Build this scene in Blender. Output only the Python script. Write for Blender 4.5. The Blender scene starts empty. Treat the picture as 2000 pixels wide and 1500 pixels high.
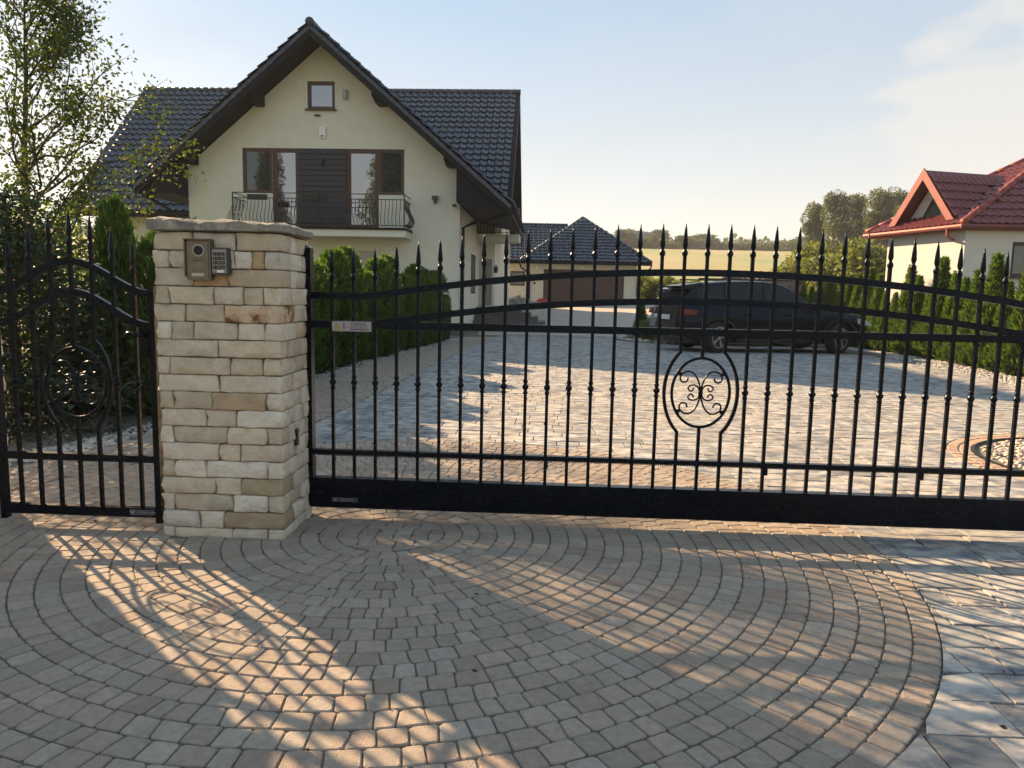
import bpy, bmesh, math, random
import numpy as np
from mathutils import Vector, Matrix
R = math.radians
rnd = random.Random(7)
sc = bpy.context.scene
C = sc.collection

# ------------------------------------------------------------------ camera
CAM_H = 1.3
PITCH, ROLL = R(6.85), R(1.17)
_fwd = Vector((0, math.cos(PITCH), -math.sin(PITCH)))
_up0 = Vector((0, math.sin(PITCH), math.cos(PITCH)))
_right = Vector((1, 0, 0))*math.cos(ROLL) + _up0*math.sin(ROLL)
_up = Vector((1, 0, 0))*(-math.sin(ROLL)) + _up0*math.cos(ROLL)
cd = bpy.data.cameras.new('camera')
cam = bpy.data.objects.new('camera', cd); C.objects.link(cam)
cam.matrix_world = Matrix((( _right.x, _up.x, -_fwd.x, 0), (_right.y, _up.y, -_fwd.y, 0), (_right.z, _up.z, -_fwd.z, CAM_H), (0, 0, 0, 1)))
cd.sensor_width = 36; cd.lens = 1440/2000*36; cd.clip_start = .05; cd.clip_end = 6000
sc.camera = cam

# ------------------------------------------------------------------ sky, sun, exposure
SUN_AZ, SUN_EL = 44.5, 26.0            # degrees to the left of +Y, degrees above the horizon
w = bpy.data.worlds.new('World'); sc.world = w; w.use_nodes = True
nt = w.node_tree; nt.nodes.clear()
out = nt.nodes.new('ShaderNodeOutputWorld'); bg = nt.nodes.new('ShaderNodeBackground')
sky = nt.nodes.new('ShaderNodeTexSky'); sky.sky_type = 'NISHITA'; sky.sun_disc = False
sky.sun_elevation = R(SUN_EL); sky.sun_rotation = R(-SUN_AZ)
sky.air_density = 1.0; sky.dust_density = .7; sky.ozone_density = 1.2; sky.altitude = 100
# thin high cloud over the whole sky
tc = nt.nodes.new('ShaderNodeTexCoord'); mp = nt.nodes.new('ShaderNodeMapping'); mp.inputs['Scale'].default_value = (1.0, 1.0, 3.2)
nz = nt.nodes.new('ShaderNodeTexNoise'); nz.inputs['Scale'].default_value = 2.6; nz.inputs['Detail'].default_value = 7; nz.inputs['Roughness'].default_value = .55
rp = nt.nodes.new('ShaderNodeValToRGB'); rp.color_ramp.elements[0].position = .46; rp.color_ramp.elements[1].position = .82
rp.color_ramp.elements[0].color = (.76, .76, .76, 1); rp.color_ramp.elements[1].color = (.90, .90, .90, 1)
mixc = nt.nodes.new('ShaderNodeMixRGB'); mixc.blend_type = 'MIX'
nt.links.new(tc.outputs['Generated'], mp.inputs['Vector']); nt.links.new(mp.outputs[0], nz.inputs['Vector'])
nt.links.new(nz.outputs['Fac'], rp.inputs[0]); nt.links.new(rp.outputs[0], mixc.inputs['Fac'])
sep = nt.nodes.new('ShaderNodeSeparateXYZ'); nt.links.new(tc.outputs['Generated'], sep.inputs[0])
veil = nt.nodes.new('ShaderNodeValToRGB'); ve = veil.color_ramp.elements
ve[0].position = 0.0; ve[0].color = (.53, .475, .39, 1); ve[1].position = .36; ve[1].color = (.235, .325, .405, 1)
vm = nt.nodes.new('ShaderNodeMixRGB'); vm.blend_type = 'MULTIPLY'; vm.inputs['Fac'].default_value = 1; vm.inputs['Color2'].default_value = (10, 10, 10, 1)
nt.links.new(sep.outputs['Z'], veil.inputs[0]); nt.links.new(veil.outputs[0], vm.inputs['Color1']); nt.links.new(vm.outputs[0], mixc.inputs['Color2'])
nt.links.new(sky.outputs[0], mixc.inputs['Color1']); # soft cloud patches
mp2 = nt.nodes.new('ShaderNodeMapping'); mp2.inputs['Scale'].default_value = (1.3, 1.3, 3.4); mp2.inputs['Location'].default_value = (.35, .1, .25)
nz2 = nt.nodes.new('ShaderNodeTexNoise'); nz2.inputs['Scale'].default_value = 1.9; nz2.inputs['Detail'].default_value = 8; nz2.inputs['Roughness'].default_value = .52
rp2 = nt.nodes.new('ShaderNodeMapRange'); rp2.inputs['From Min'].default_value = .49; rp2.inputs['From Max'].default_value = .62; rp2.inputs['To Max'].default_value = .12
mx2 = nt.nodes.new('ShaderNodeMixRGB'); mx2.inputs['Color2'].default_value = (4.5, 4.35, 4.1, 1)
nt.links.new(tc.outputs['Generated'], mp2.inputs['Vector']); nt.links.new(mp2.outputs[0], nz2.inputs['Vector']); nt.links.new(nz2.outputs['Fac'], rp2.inputs['Value'])
# one larger soft cloud bank to the right
cdir = (_fwd+_right*.68+_up*.365).normalized()
dt = nt.nodes.new('ShaderNodeVectorMath'); dt.operation = 'DOT_PRODUCT'; dt.inputs[1].default_value = cdir; nt.links.new(tc.outputs['Generated'], dt.inputs[0])
nz3 = nt.nodes.new('ShaderNodeTexNoise'); nz3.inputs['Scale'].default_value = 9.; nz3.inputs['Detail'].default_value = 7
nt.links.new(mp2.outputs[0], nz3.inputs['Vector'])
wob = nt.nodes.new('ShaderNodeMath'); wob.operation = 'MULTIPLY_ADD'; wob.inputs[1].default_value = .022; nt.links.new(nz3.outputs['Fac'], wob.inputs[0]); nt.links.new(dt.outputs['Value'], wob.inputs[2])
bank = nt.nodes.new('ShaderNodeMapRange'); bank.inputs['From Min'].default_value = 1.0025; bank.inputs['From Max'].default_value = 1.0075; bank.inputs['To Max'].default_value = .6; nt.links.new(wob.outputs[0], bank.inputs['Value'])
mxm = nt.nodes.new('ShaderNodeMath'); mxm.operation = 'MAXIMUM'; nt.links.new(rp2.outputs[0], mxm.inputs[0]); nt.links.new(bank.outputs[0], mxm.inputs[1])
nt.links.new(mxm.outputs[0], mx2.inputs['Fac']); nt.links.new(mixc.outputs[0], mx2.inputs['Color1']); nt.links.new(mx2.outputs[0], bg.inputs['Color'])
bg.inputs['Strength'].default_value = .06
nt.links.new(bg.outputs[0], out.inputs['Surface'])
sl = bpy.data.lights.new('sun', 'SUN'); sl.energy = 5.0; sl.angle = R(.6); sl.color = (1.0, .69, .40)
so = bpy.data.objects.new('sun', sl); C.objects.link(so)
_sd = Vector((-math.sin(R(SUN_AZ))*math.cos(R(SUN_EL)), math.cos(R(SUN_AZ))*math.cos(R(SUN_EL)), math.sin(R(SUN_EL))))
so.rotation_euler = _sd.to_track_quat('Z', 'Y').to_euler(); so.location = _sd*60
vs = sc.view_settings; vs.view_transform = 'Standard'; vs.look = 'None'; vs.exposure = 1.72; vs.gamma = 1; vs.use_curve_mapping = False

# ------------------------------------------------------------------ materials
def lk(n, a, b): n.links.new(a, b)
def mat(name, c1, c2=None, scale=6., detail=5., lo=.35, hi=.65, rough=.7, bump=0., bscale=60., bdetail=4., tint=False, metal=0., coat=0., spec=.5,
        c3=None, s3=2., lo3=.5, hi3=.7, stretch=None, rvar=0., stint=None):
    m = bpy.data.materials.new(name); m.use_nodes = True
    n = m.node_tree; p = n.nodes['Principled BSDF']
    p.inputs['Roughness'].default_value = rough; p.inputs['Metallic'].default_value = metal
    p.inputs['Coat Weight'].default_value = coat; p.inputs['Coat Roughness'].default_value = .06
    p.inputs['Specular IOR Level'].default_value = spec
    if stint: p.inputs['Specular Tint'].default_value = stint+(1,)
    geo = n.nodes.new('ShaderNodeNewGeometry'); vec = geo.outputs['Position']
    if stretch:
        mpn = n.nodes.new('ShaderNodeMapping'); mpn.inputs['Scale'].default_value = stretch
        lk(n, vec, mpn.inputs['Vector']); vec = mpn.outputs[0]
    def noise(s, d, rgh=.6):
        t = n.nodes.new('ShaderNodeTexNoise'); t.inputs['Scale'].default_value = s; t.inputs['Detail'].default_value = d; t.inputs['Roughness'].default_value = rgh
        lk(n, vec, t.inputs['Vector']); return t.outputs['Fac']
    def ramp(f, a, b):
        r = n.nodes.new('ShaderNodeMapRange'); r.inputs['From Min'].default_value = a; r.inputs['From Max'].default_value = b
        lk(n, f, r.inputs['Value']); return r.outputs['Result']
    def mix(f, a, b, mode='MIX'):
        x = n.nodes.new('ShaderNodeMixRGB'); x.blend_type = mode
        if isinstance(f, (int, float)): x.inputs['Fac'].default_value = f
        else: lk(n, f, x.inputs['Fac'])
        for k, v in (('Color1', a), ('Color2', b)):
            if isinstance(v, tuple): x.inputs[k].default_value = v + (1,)
            else: lk(n, v, x.inputs[k])
        return x.outputs['Color']
    col = c1
    if c2: col = mix(ramp(noise(scale, detail), lo, hi), c1, c2)
    if c3: col = mix(ramp(noise(s3, 6., .65), lo3, hi3), col, c3)
    if tint:
        at = n.nodes.new('ShaderNodeAttribute'); at.attribute_name = 'tint'
        col = mix(1.0, col, at.outputs['Color'], 'MULTIPLY')
    if isinstance(col, tuple): p.inputs['Base Color'].default_value = col + (1,)
    else: lk(n, col, p.inputs['Base Color'])
    if rvar:
        r = n.nodes.new('ShaderNodeMapRange'); r.inputs['To Min'].default_value = max(.02, rough-rvar); r.inputs['To Max'].default_value = rough+rvar
        lk(n, noise(scale*3, 4.), r.inputs['Value']); lk(n, r.outputs[0], p.inputs['Roughness'])
    if bump:
        b = n.nodes.new('ShaderNodeBump'); b.inputs['Strength'].default_value = bump; b.inputs['Distance'].default_value = .02
        lk(n, noise(bscale, bdetail), b.inputs['Height']); lk(n, b.outputs[0], p.inputs['Normal'])
    return m
def leafmat(name, c, trans=.35, rough=.6):
    m = bpy.data.materials.new(name); m.use_nodes = True
    n = m.node_tree; p = n.nodes['Principled BSDF']; o = n.nodes['Material Output']
    at = n.nodes.new('ShaderNodeAttribute'); at.attribute_name = 'tint'
    x = n.nodes.new('ShaderNodeMixRGB'); x.blend_type = 'MULTIPLY'; x.inputs['Fac'].default_value = 1; x.inputs['Color1'].default_value = c+(1,)
    lk(n, at.outputs['Color'], x.inputs['Color2']); lk(n, x.outputs[0], p.inputs['Base Color'])
    p.inputs['Roughness'].default_value = rough; p.inputs['Specular IOR Level'].default_value = .3
    t = n.nodes.new('ShaderNodeBsdfTranslucent')
    y = n.nodes.new('ShaderNodeMixRGB'); y.blend_type = 'MULTIPLY'; y.inputs['Fac'].default_value = 1; y.inputs['Color2'].default_value = (1.5, 1.6, .6, 1)
    lk(n, x.outputs[0], y.inputs['Color1']); lk(n, y.outputs[0], t.inputs['Color'])
    mx = n.nodes.new('ShaderNodeMixShader'); mx.inputs[0].default_value = trans
    lk(n, p.outputs[0], mx.inputs[1]); lk(n, t.outputs[0], mx.inputs[2]); lk(n, mx.outputs[0], o.inputs['Surface'])
    return m
def glassmat(name, body, refl=.3, rough=.02):
    m = bpy.data.materials.new(name); m.use_nodes = True
    n = m.node_tree; p = n.nodes['Principled BSDF']; o = n.nodes['Material Output']
    p.inputs['Base Color'].default_value = body+(1,); p.inputs['Roughness'].default_value = .5; p.inputs['Specular IOR Level'].default_value = .05
    g = n.nodes.new('ShaderNodeBsdfGlossy'); g.inputs['Roughness'].default_value = rough; g.inputs['Color'].default_value = (.9, .93, .97, 1)
    mx = n.nodes.new('ShaderNodeMixShader'); mx.inputs[0].default_value = refl
    lk(n, p.outputs[0], mx.inputs[1]); lk(n, g.outputs[0], mx.inputs[2]); lk(n, mx.outputs[0], o.inputs['Surface'])
    return m
M = {}
M['gate'] = mat('gate_paint', (.0024, .0028, .0044), (.0042, .0046, .0064), scale=9, rough=.27, rvar=.06, bump=.04, bscale=220, spec=.22, stint=(.55, .72, 1.))
M['cobble'] = mat('cobble_stone', (1, .98, .95), (.74, .72, .70), scale=34, detail=8, lo=.3, hi=.7, rough=.88, bump=.55, bscale=190, tint=True, c3=(.62, .58, .54), s3=5., lo3=.55, hi3=.8, spec=.25)
M['slab'] = mat('slab_stone', (.41, .385, .345), (.165, .175, .19), scale=6.5, detail=5, lo=.40, hi=.60, rough=.8, bump=.3, bscale=150, tint=True, spec=.3, stretch=(1, 1.7, 1))
M['joint'] = mat('joint_sand', (.105, .096, .082), (.18, .16, .135), c3=(.07, .075, .04), s3=1.7, lo3=.55, hi3=.75, scale=60, rough=.95, bump=.5, bscale=300)
M['stone'] = mat('sandstone', (1, .97, .92), (.78, .73, .66), scale=13, detail=10, lo=.3, hi=.7, rough=.92, bump=.8, bscale=34, bdetail=14, tint=True, c3=(.66, .50, .36), s3=7, lo3=.60, hi3=.80, spec=.2)
M['rust'] = mat('rusty_sandstone', (.58, .42, .27), (.17, .075, .035), scale=16, detail=9, lo=.44, hi=.60, rough=.92, bump=.8, bscale=34, bdetail=14, c3=(.60, .50, .36), s3=6, lo3=.52, hi3=.62, spec=.2)
M['mortar'] = mat('mortar', (.16, .14, .12), (.10, .09, .08), scale=30, rough=.95)
M['cap'] = mat('cap_stone', (.30, .28, .245), (.17, .165, .15), scale=9, detail=12, rough=.95, bump=1., bscale=30, bdetail=14, c3=(.42, .38, .32), s3=14, lo3=.5, hi3=.7, spec=.2)
M['plaster'] = mat('cream_plaster', (.655, .64, .535), (.62, .605, .505), scale=3, c3=(.58, .565, .475), s3=1.1, lo3=.5, hi3=.85, rough=.92, bump=.12, bscale=260, spec=.2)
M['plaster_pale'] = mat('pale_plaster', (.60, .575, .53), (.57, .545, .505), scale=2, rough=.92, bump=.1, bscale=200, spec=.2)
M['tile'] = mat('black_tile', (.014, .021, .037), (.024, .034, .056), c3=(.036, .044, .060), s3=9., lo3=.55, hi3=.8, scale=2.4, rough=.27, rvar=.07, spec=.55)
M['redtile'] = mat('red_tile', (.125, .026, .032), (.165, .036, .042), scale=3, rough=.5, rvar=.08)
M['redtrim'] = mat('red_trim', (.24, .042, .034), (.20, .035, .029), scale=4, rough=.6)
M['darkwood'] = mat('dark_board', (.0085, .0095, .0135), (.005, .006, .009), scale=12, rough=.6, bump=.2, bscale=60, stretch=(1, 1, 4), spec=.2)
M['slat'] = mat('dark_slat', (.040, .033, .038), (.014, .012, .015), scale=14, rough=.55, stretch=(1, 1, 6))
M['brown'] = mat('brown_frame', (.075, .026, .011), (.05, .018, .008), scale=18, rough=.4)
M['door'] = mat('garage_door_brown', (.085, .050, .036), (.075, .043, .031), scale=10, rough=.55)
M['glass'] = glassmat('window_glass', (.012, .016, .02), .30)
M['glassdark'] = glassmat('dim_window_glass', (.016, .024, .026), .085)
M['carglass'] = glassmat('car_glass', (.002, .003, .005), .028)
M['curtain'] = mat('curtain', (.06, .075, .085), (.03, .04, .05), scale=30, stretch=(4, 1, .15), rough=.9)
M['iron'] = mat('railing_iron', (.012, .012, .013), rough=.4)
M['white'] = mat('white_plastic', (.72, .71, .68), rough=.45)
M['redplastic'] = mat('red_plastic', (.42, .02, .02), rough=.4)
M['grey'] = mat('grey_metal', (.28, .28, .28), (.22, .22, .22), scale=20, rough=.4, metal=.6)
M['bronze'] = mat('bronze_panel', (.20, .17, .135), (.155, .13, .10), scale=30, rough=.38, metal=.75)
M['darkgrey'] = mat('dark_grey_plastic', (.045, .046, .05), rough=.5)
M['black'] = mat('black_plastic', (.006, .006, .006), rough=.45)
M['lens'] = mat('lens_glass', (.004, .004, .006), rough=.12, coat=.0, spec=.25)
M['keymetal'] = mat('key_metal', (.45, .45, .45), rough=.4, metal=.5)
M['plate'] = mat('label_plate', (.02, .02, .022), rough=.4)
M['lettering'] = mat('grey_lettering', (.30, .30, .30), rough=.5)
M['sign'] = mat('sign_white', (.36, .345, .34), (.31, .30, .295), scale=12, rough=.5)
M['signink'] = mat('sign_ink', (.06, .05, .09), rough=.6)
M['yellow'] = mat('sign_yellow', (.50, .36, .05), rough=.5)
M['paint'] = mat('black_car_paint', (.0022, .0040, .0085), rough=.24, coat=.05, spec=.22, stint=(.5, .72, 1.))
M['maroon'] = mat('silver_car_paint', (.20, .24, .29), rough=.3, coat=.5, metal=.5)
M['tyre'] = mat('tyre_rubber', (.008, .008, .008), rough=.85)
M['alloy'] = mat('alloy_rim', (.55, .56, .58), rough=.3, metal=.8)
M['redlamp'] = mat('red_lamp', (.11, .002, .010), rough=.15, coat=.2)
M['clearlamp'] = mat('clear_lamp', (.6, .62, .66), rough=.12, coat=1., metal=.3)
M['chrome'] = mat('chrome_trim', (.6, .6, .62), rough=.2, metal=1.)
M['trunk'] = mat('bark', (.075, .058, .045), (.045, .036, .03), scale=22, rough=.95, bump=.6, bscale=60, stretch=(1, 1, .3))
M['leaf'] = leafmat('young_leaf', (.058, .080, .020), .38)
M['thuja'] = leafmat('thuja_spray', (.066, .118, .026), .40)
M['spruce'] = leafmat('spruce_needle', (.026, .046, .022), .12)
M['far'] = leafmat('far_foliage', (.085, .11, .06), .3)
M['poplar'] = leafmat('poplar_leaf', (.105, .122, .085), .3)
M['willow'] = leafmat('willow_leaf', (.15, .17, .055), .35)
M['corn'] = leafmat('maize_leaf', (.10, .16, .03), .5)
M['core'] = mat('dark_core', (.012, .018, .008), rough=.95)  # for the added cones that block light inside thuja crowns
M['gravel'] = mat('pebble', (1, .98, .95), (.7, .69, .67), scale=40, rough=.85, tint=True, bump=.2, bscale=120)
M['soil'] = mat('garden_soil', (.085, .062, .042), (.05, .038, .028), scale=16, rough=.95, bump=.8, bscale=50)
M['ground'] = mat('rough_grass', (.085, .115, .032), (.16, .15, .06), scale=.35, detail=9, rough=.95, bump=.6, bscale=14)
M['field'] = mat('crop_field', (.24, .24, .085), (.30, .235, .14), scale=.06, detail=8, lo=.40, hi=.60, rough=.95, stretch=(1, .3, .2), c3=(.17, .22, .075), s3=.035, lo3=.47, hi3=.58)
M['far_roof'] = mat('far_roof', (.16, .18, .21), rough=.7)
M['steps'] = mat('dark_granite', (.10, .095, .095), (.075, .07, .07), scale=60, rough=.6)
M['shutter'] = mat('roller_shutter', (.42, .40, .34), rough=.6)
M['woodbrown'] = mat('brown_wood', (.085, .042, .024), (.06, .03, .018), scale=10, rough=.7, stretch=(1, 1, 5))
M['lightwood'] = mat('light_timber', (.42, .27, .14), rough=.7)
M['concrete'] = mat('concrete_edge', (.40, .38, .35), (.33, .31, .285), scale=20, rough=.9)

# ------------------------------------------------------------------ helpers
class MB:
    def __init__(s): s.v = []; s.f = []; s.t = []
    def add(s, vs, fs, tint=None):
        b = len(s.v); s.v += [tuple(q) for q in vs]; s.f += [tuple(i+b for i in q) for q in fs]
        s.t += [tint or (1, 1, 1)]*len(vs); return s
    def box(s, x0, x1, y0, y1, z0, z1, tint=None):
        return s.add([(x0,y0,z0),(x1,y0,z0),(x1,y1,z0),(x0,y1,z0),(x0,y0,z1),(x1,y0,z1),(x1,y1,z1),(x0,y1,z1)],
                     [(0,3,2,1),(4,5,6,7),(0,1,5,4),(1,2,6,5),(2,3,7,6),(3,0,4,7)], tint)
    def bar(s, a, b, wx, wy=None, up=(0,0,1)):
        wy = wy or wx; a = Vector(a); b = Vector(b); d = (b-a).normalized(); u = Vector(up)
        if abs(d.dot(u)) > .98: u = Vector((0,1,0))
        r = d.cross(u).normalized(); q = r.cross(d)
        P = [e + r*(i*wx/2) + q*(j*wy/2) for e in (a, b) for i, j in ((-1,-1),(1,-1),(1,1),(-1,1))]
        return s.add(P, [(0,3,2,1),(4,5,6,7),(0,1,5,4),(1,2,6,5),(2,3,7,6),(3,0,4,7)])
    def tube(s, pts, rad, n=6, caps=True):
        pts = [Vector(p) for p in pts]; rads = rad if isinstance(rad, (list, tuple)) else [rad]*len(pts)
        ring = []; prev = None
        for i, p in enumerate(pts):
            d = (pts[min(i+1, len(pts)-1)] - pts[max(i-1, 0)])
            d = d.normalized() if d.length > 1e-9 else Vector((0,0,1))
            if prev is None:
                u = Vector((0,0,1)) if abs(d.z) < .9 else Vector((1,0,0)); r = d.cross(u).normalized()
            else:
                r = (prev - d*prev.dot(d)); r = r.normalized() if r.length > 1e-6 else d.orthogonal().normalized()
            prev = r; q = d.cross(r)
            ring.append([p + (r*math.cos(2*math.pi*k/n) + q*math.sin(2*math.pi*k/n))*rads[i] for k in range(n)])
        V = [x for rg in ring for x in rg]
        F = [(i*n+k, i*n+(k+1)%n, (i+1)*n+(k+1)%n, (i+1)*n+k) for i in range(len(pts)-1) for k in range(n)]
        if caps: F += [tuple(range(n-1, -1, -1)), tuple((len(pts)-1)*n+k for k in range(n))]
        return s.add(V, F)
    def sweep(s, pts, wy, wz):          # rectangular section swept along pts (x,z path), y is depth
        V = []; F = []
        for i, (x, z) in enumerate(pts):
            a = pts[max(i-1, 0)]; b = pts[min(i+1, len(pts)-1)]
            d = Vector((b[0]-a[0], b[1]-a[1])).normalized(); nx, nz_ = -d.y, d.x
            for j, k in ((-1,-1),(1,-1),(1,1),(-1,1)): V.append((x+nx*wz/2*k, wy/2*j, z+nz_*wz/2*k))
        for i in range(len(pts)-1):
            for k in range(4): F.append((i*4+k, i*4+(k+1)%4, i*4+4+(k+1)%4, i*4+4+k))
        F += [(3,2,1,0), tuple((len(pts)-1)*4+k for k in range(4))]
        return s.add(V, F)
    def lathe(s, prof, n=8, c=(0,0,0), rot=0.):
        V = []; F = []
        for r, z in prof:
            for k in range(n):
                a = 2*math.pi*k/n+rot; V.append((c[0]+r*math.cos(a), c[1]+r*math.sin(a), c[2]+z))
        for i in range(len(prof)-1):
            for k in range(n): F.append((i*n+k, i*n+(k+1)%n, (i+1)*n+(k+1)%n, (i+1)*n+k))
        F += [tuple(range(n-1,-1,-1)), tuple((len(prof)-1)*n+k for k in range(n))]
        return s.add(V, F)
    def prism(s, poly, axis, a, b):     # poly in the other two coordinates
        n = len(poly); V = []
        for t in (a, b):
            for p, q in poly: V.append({'x': (t,p,q), 'y': (p,t,q), 'z': (p,q,t)}[axis])
        F = [tuple(range(n)), tuple(range(2*n-1, n-1, -1))] + [(k, n+k, n+(k+1)%n, (k+1)%n) for k in range(n)]
        return s.add(V, F)
    def build(s, name, m, parent=None, smooth=False, tint=False, flip=True):
        me = bpy.data.meshes.new(name); me.from_pydata(s.v, [], s.f)
        if flip:
            bm = bmesh.new(); bm.from_mesh(me); bmesh.ops.recalc_face_normals(bm, faces=bm.faces); bm.to_mesh(me); bm.free()
        if tint:
            at = me.attributes.new('tint', 'FLOAT_COLOR', 'POINT')
            at.data.foreach_set('color', np.array([(a, b, c, 1.) for a, b, c in s.t], dtype=np.float32).ravel())
        if smooth: me.polygons.foreach_set('use_smooth', [True]*len(me.polygons))
        return link(name, me, m, parent)
def link(name, me, m, parent=None):
    if m is not None and not me.materials: me.materials.append(M[m] if isinstance(m, str) else m)
    o = bpy.data.objects.new(name, me); C.objects.link(o)
    if parent: o.parent = parent
    return o
def tag(o, label=None, cat=None, group=None, kind=None):
    if label: o['label'] = label
    if cat: o['category'] = cat
    if group: o['group'] = group
    if kind: o['kind'] = kind
    return o
def empty(name, loc=(0,0,0), rz=0., label=None, cat=None, group=None):
    o = bpy.data.objects.new(name, None); C.objects.link(o); o.location = loc; o.rotation_euler = (0,0,rz); o.empty_display_size = .2
    return tag(o, label, cat, group)
def copy_tree(o, parent=None):
    c = o.copy(); C.objects.link(c); c.parent = parent
    for ch in o.children: copy_tree(ch, c)
    return c
def smooth_angle(o, deg=40):
    me = o.data; me.polygons.foreach_set('use_smooth', [True]*len(me.polygons))
    bm = bmesh.new(); bm.from_mesh(me)
    for e in bm.edges:
        if len(e.link_faces) == 2 and e.calc_face_angle(0) > R(deg): e.smooth = False
    bm.to_mesh(me); bm.free(); return o
def catmull(P, k=6):
    P = [Vector(p) for p in P]; Q = [P[0]*2-P[1]] + P + [P[-1]*2-P[-2]]; o = []
    for i in range(1, len(Q)-2):
        for j in range(k):
            t = j/k; a, b, c, d = Q[i-1:i+3]
            o.append(.5*((2*b) + (c-a)*t + (2*a-5*b+4*c-d)*t*t + (3*b-a-3*c+d)*t**3))
    o.append(P[-1]); return o
YAW = R(-2.75)
UX = Vector((math.cos(YAW), math.sin(YAW), 0)); NX = Vector((-math.sin(YAW), math.cos(YAW), 0))
GY = [-200, 0, 9, 17, 24.5, 30, 46, 60, 75, 250, 300, 450, 700, 3000]; GZ = [0, 0, 0, .03, -.06, .12, .97, 1.45, 2.3, 17.8, 20.8, 31, 36, 40]
def gz(y): return float(np.interp(y, GY, GZ))

# ------------------------------------------------------------------ ground
def sheet(name, xs, ys, m, dz, parent=None):
    V = [(x, y, gz(y)+dz) for y in ys for x in xs]; nx = len(xs)
    F = [(j*nx+i, j*nx+i+1, (j+1)*nx+i+1, (j+1)*nx+i) for j in range(len(ys)-1) for i in range(nx-1)]
    return tag(MB().add(V, F).build(name, m, parent, flip=False), kind='structure')
sheet('ground', [-2500,-600,-150,-40,-10,0,10,40,150,600,2500], [-200,-40,0,9,17,24.5,30,46,60,75,100,150,200,250,300,450,700,1500,3000], 'ground', -.09)
fx = [-120,-60,-20,0,10,20,40,60,90,140,220]
sheet('field', fx, [66,75,90,110,140,180,220,250,256], 'field', -.03)
drive_o = sheet('driveway', [-4.2,-2,0,2,4,6,8,9.4], [-6,0,4,6.5,9,13,17,20,24.5,27,30,34,40,46.5], 'joint', -.014)

# paving pieces ---------------------------------------------------------------
CC = (-.64, 3.89); RC = 2.6                                   # cobble circle
IC = (5.3, 5.92); IR, IRO = 1.28, 1.5                          # pebble island
def strip_x(y): return -1.94 + (y-7.27)*.0847                 # border between buff path and slabs
def hedge_x(y): return float(np.interp(y, [4, 5.3, 6, 6.8, 10.8, 13, 16, 19.3, 24], [-3.9, -3.62, -3.38, -3.25, -2.92, -2.68, -2.22, -1.80, -1.5]))
def paver(mb, poly, tint, bevel=.004, dz=0., tilt=.0022, depth=.03):
    n = len(poly); cx = sum(p[0] for p in poly)/n; cy = sum(p[1] for p in poly)/n
    ta, tb = rnd.uniform(-tilt, tilt)*8, rnd.uniform(-tilt, tilt)*8; z0 = gz(cy)+dz+rnd.uniform(-tilt, tilt)*.6
    V = []
    for ring in range(3):
        for p in poly:
            dx, dy = p[0]-cx, p[1]-cy; L = math.hypot(dx, dy) or 1
            k = 1-(bevel*1.2/L if ring == 0 else 0)
            x, y = cx+dx*k, cy+dy*k; z = z0+dx*ta+dy*tb
            V.append((x, y, z if ring == 0 else z-bevel*.9 if ring == 1 else z-depth))
    F = [tuple(range(n))]
    for r in range(2):
        for k in range(n): F.append((r*n+k, (r+1)*n+k, (r+1)*n+(k+1)%n, r*n+(k+1)%n))
    mb.add(V, F, tint)
def cob_tint():
    b = rnd.uniform(.86, 1.08); h = rnd.random()
    if h < .50: c = (.40, .338, .283)
    elif h < .78: c = (.385, .337, .288)
    elif h < .90: c = (.415, .37, .32)
    else: c = (.37, .298, .248)
    return tuple(x*b for x in c)
def round_quad(P, cut):             # P: 4 corners ccw -> octagon-ish with rounded jittered corners
    o = []
    for i in range(4):
        p, a, b = P[i], P[i-1], P[(i+1) % 4]
        for q in (a, b):
            L = math.hypot(q[0]-p[0], q[1]-p[1]) or 1; c = min(cut*rnd.uniform(.5, 1.3), L*.4)
            o.append((p[0]+(q[0]-p[0])*c/L, p[1]+(q[1]-p[1])*c/L))
    return o
def seen(p):
    d = Vector((p[0], p[1], 0-CAM_H)); z = d.dot(_fwd)
    if z < .3: return False
    return abs(d.dot(_right)/z) < .71 and abs(d.dot(_up)/z) < .54
def emit(pieces, base, part, limit, m):
    """pieces: list of (poly, tint, bevel, dz); largest in view become parts, the rest one stuff part"""
    def size(q):
        cx = sum(p[0] for p in q[0])/len(q[0]); cy = sum(p[1] for p in q[0])/len(q[0])
        return -1./(cx*cx+cy*cy+1) if seen((cx, cy)) else 1.+cx*cx+cy*cy
    pieces = sorted(pieces, key=size); rest = MB()
    for i, (poly, t, bv, dz) in enumerate(pieces):
        if i < limit and size(pieces[i]) < 0:
            mb = MB(); paver(mb, poly, t, bv, dz); mb.build(part, m, base, tint=True, flip=False)
        else: paver(rest, poly, t, bv, dz)
    if rest.v: tag(rest.build(part+'_rows', m, base, tint=True, flip=False), kind='stuff')

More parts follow.
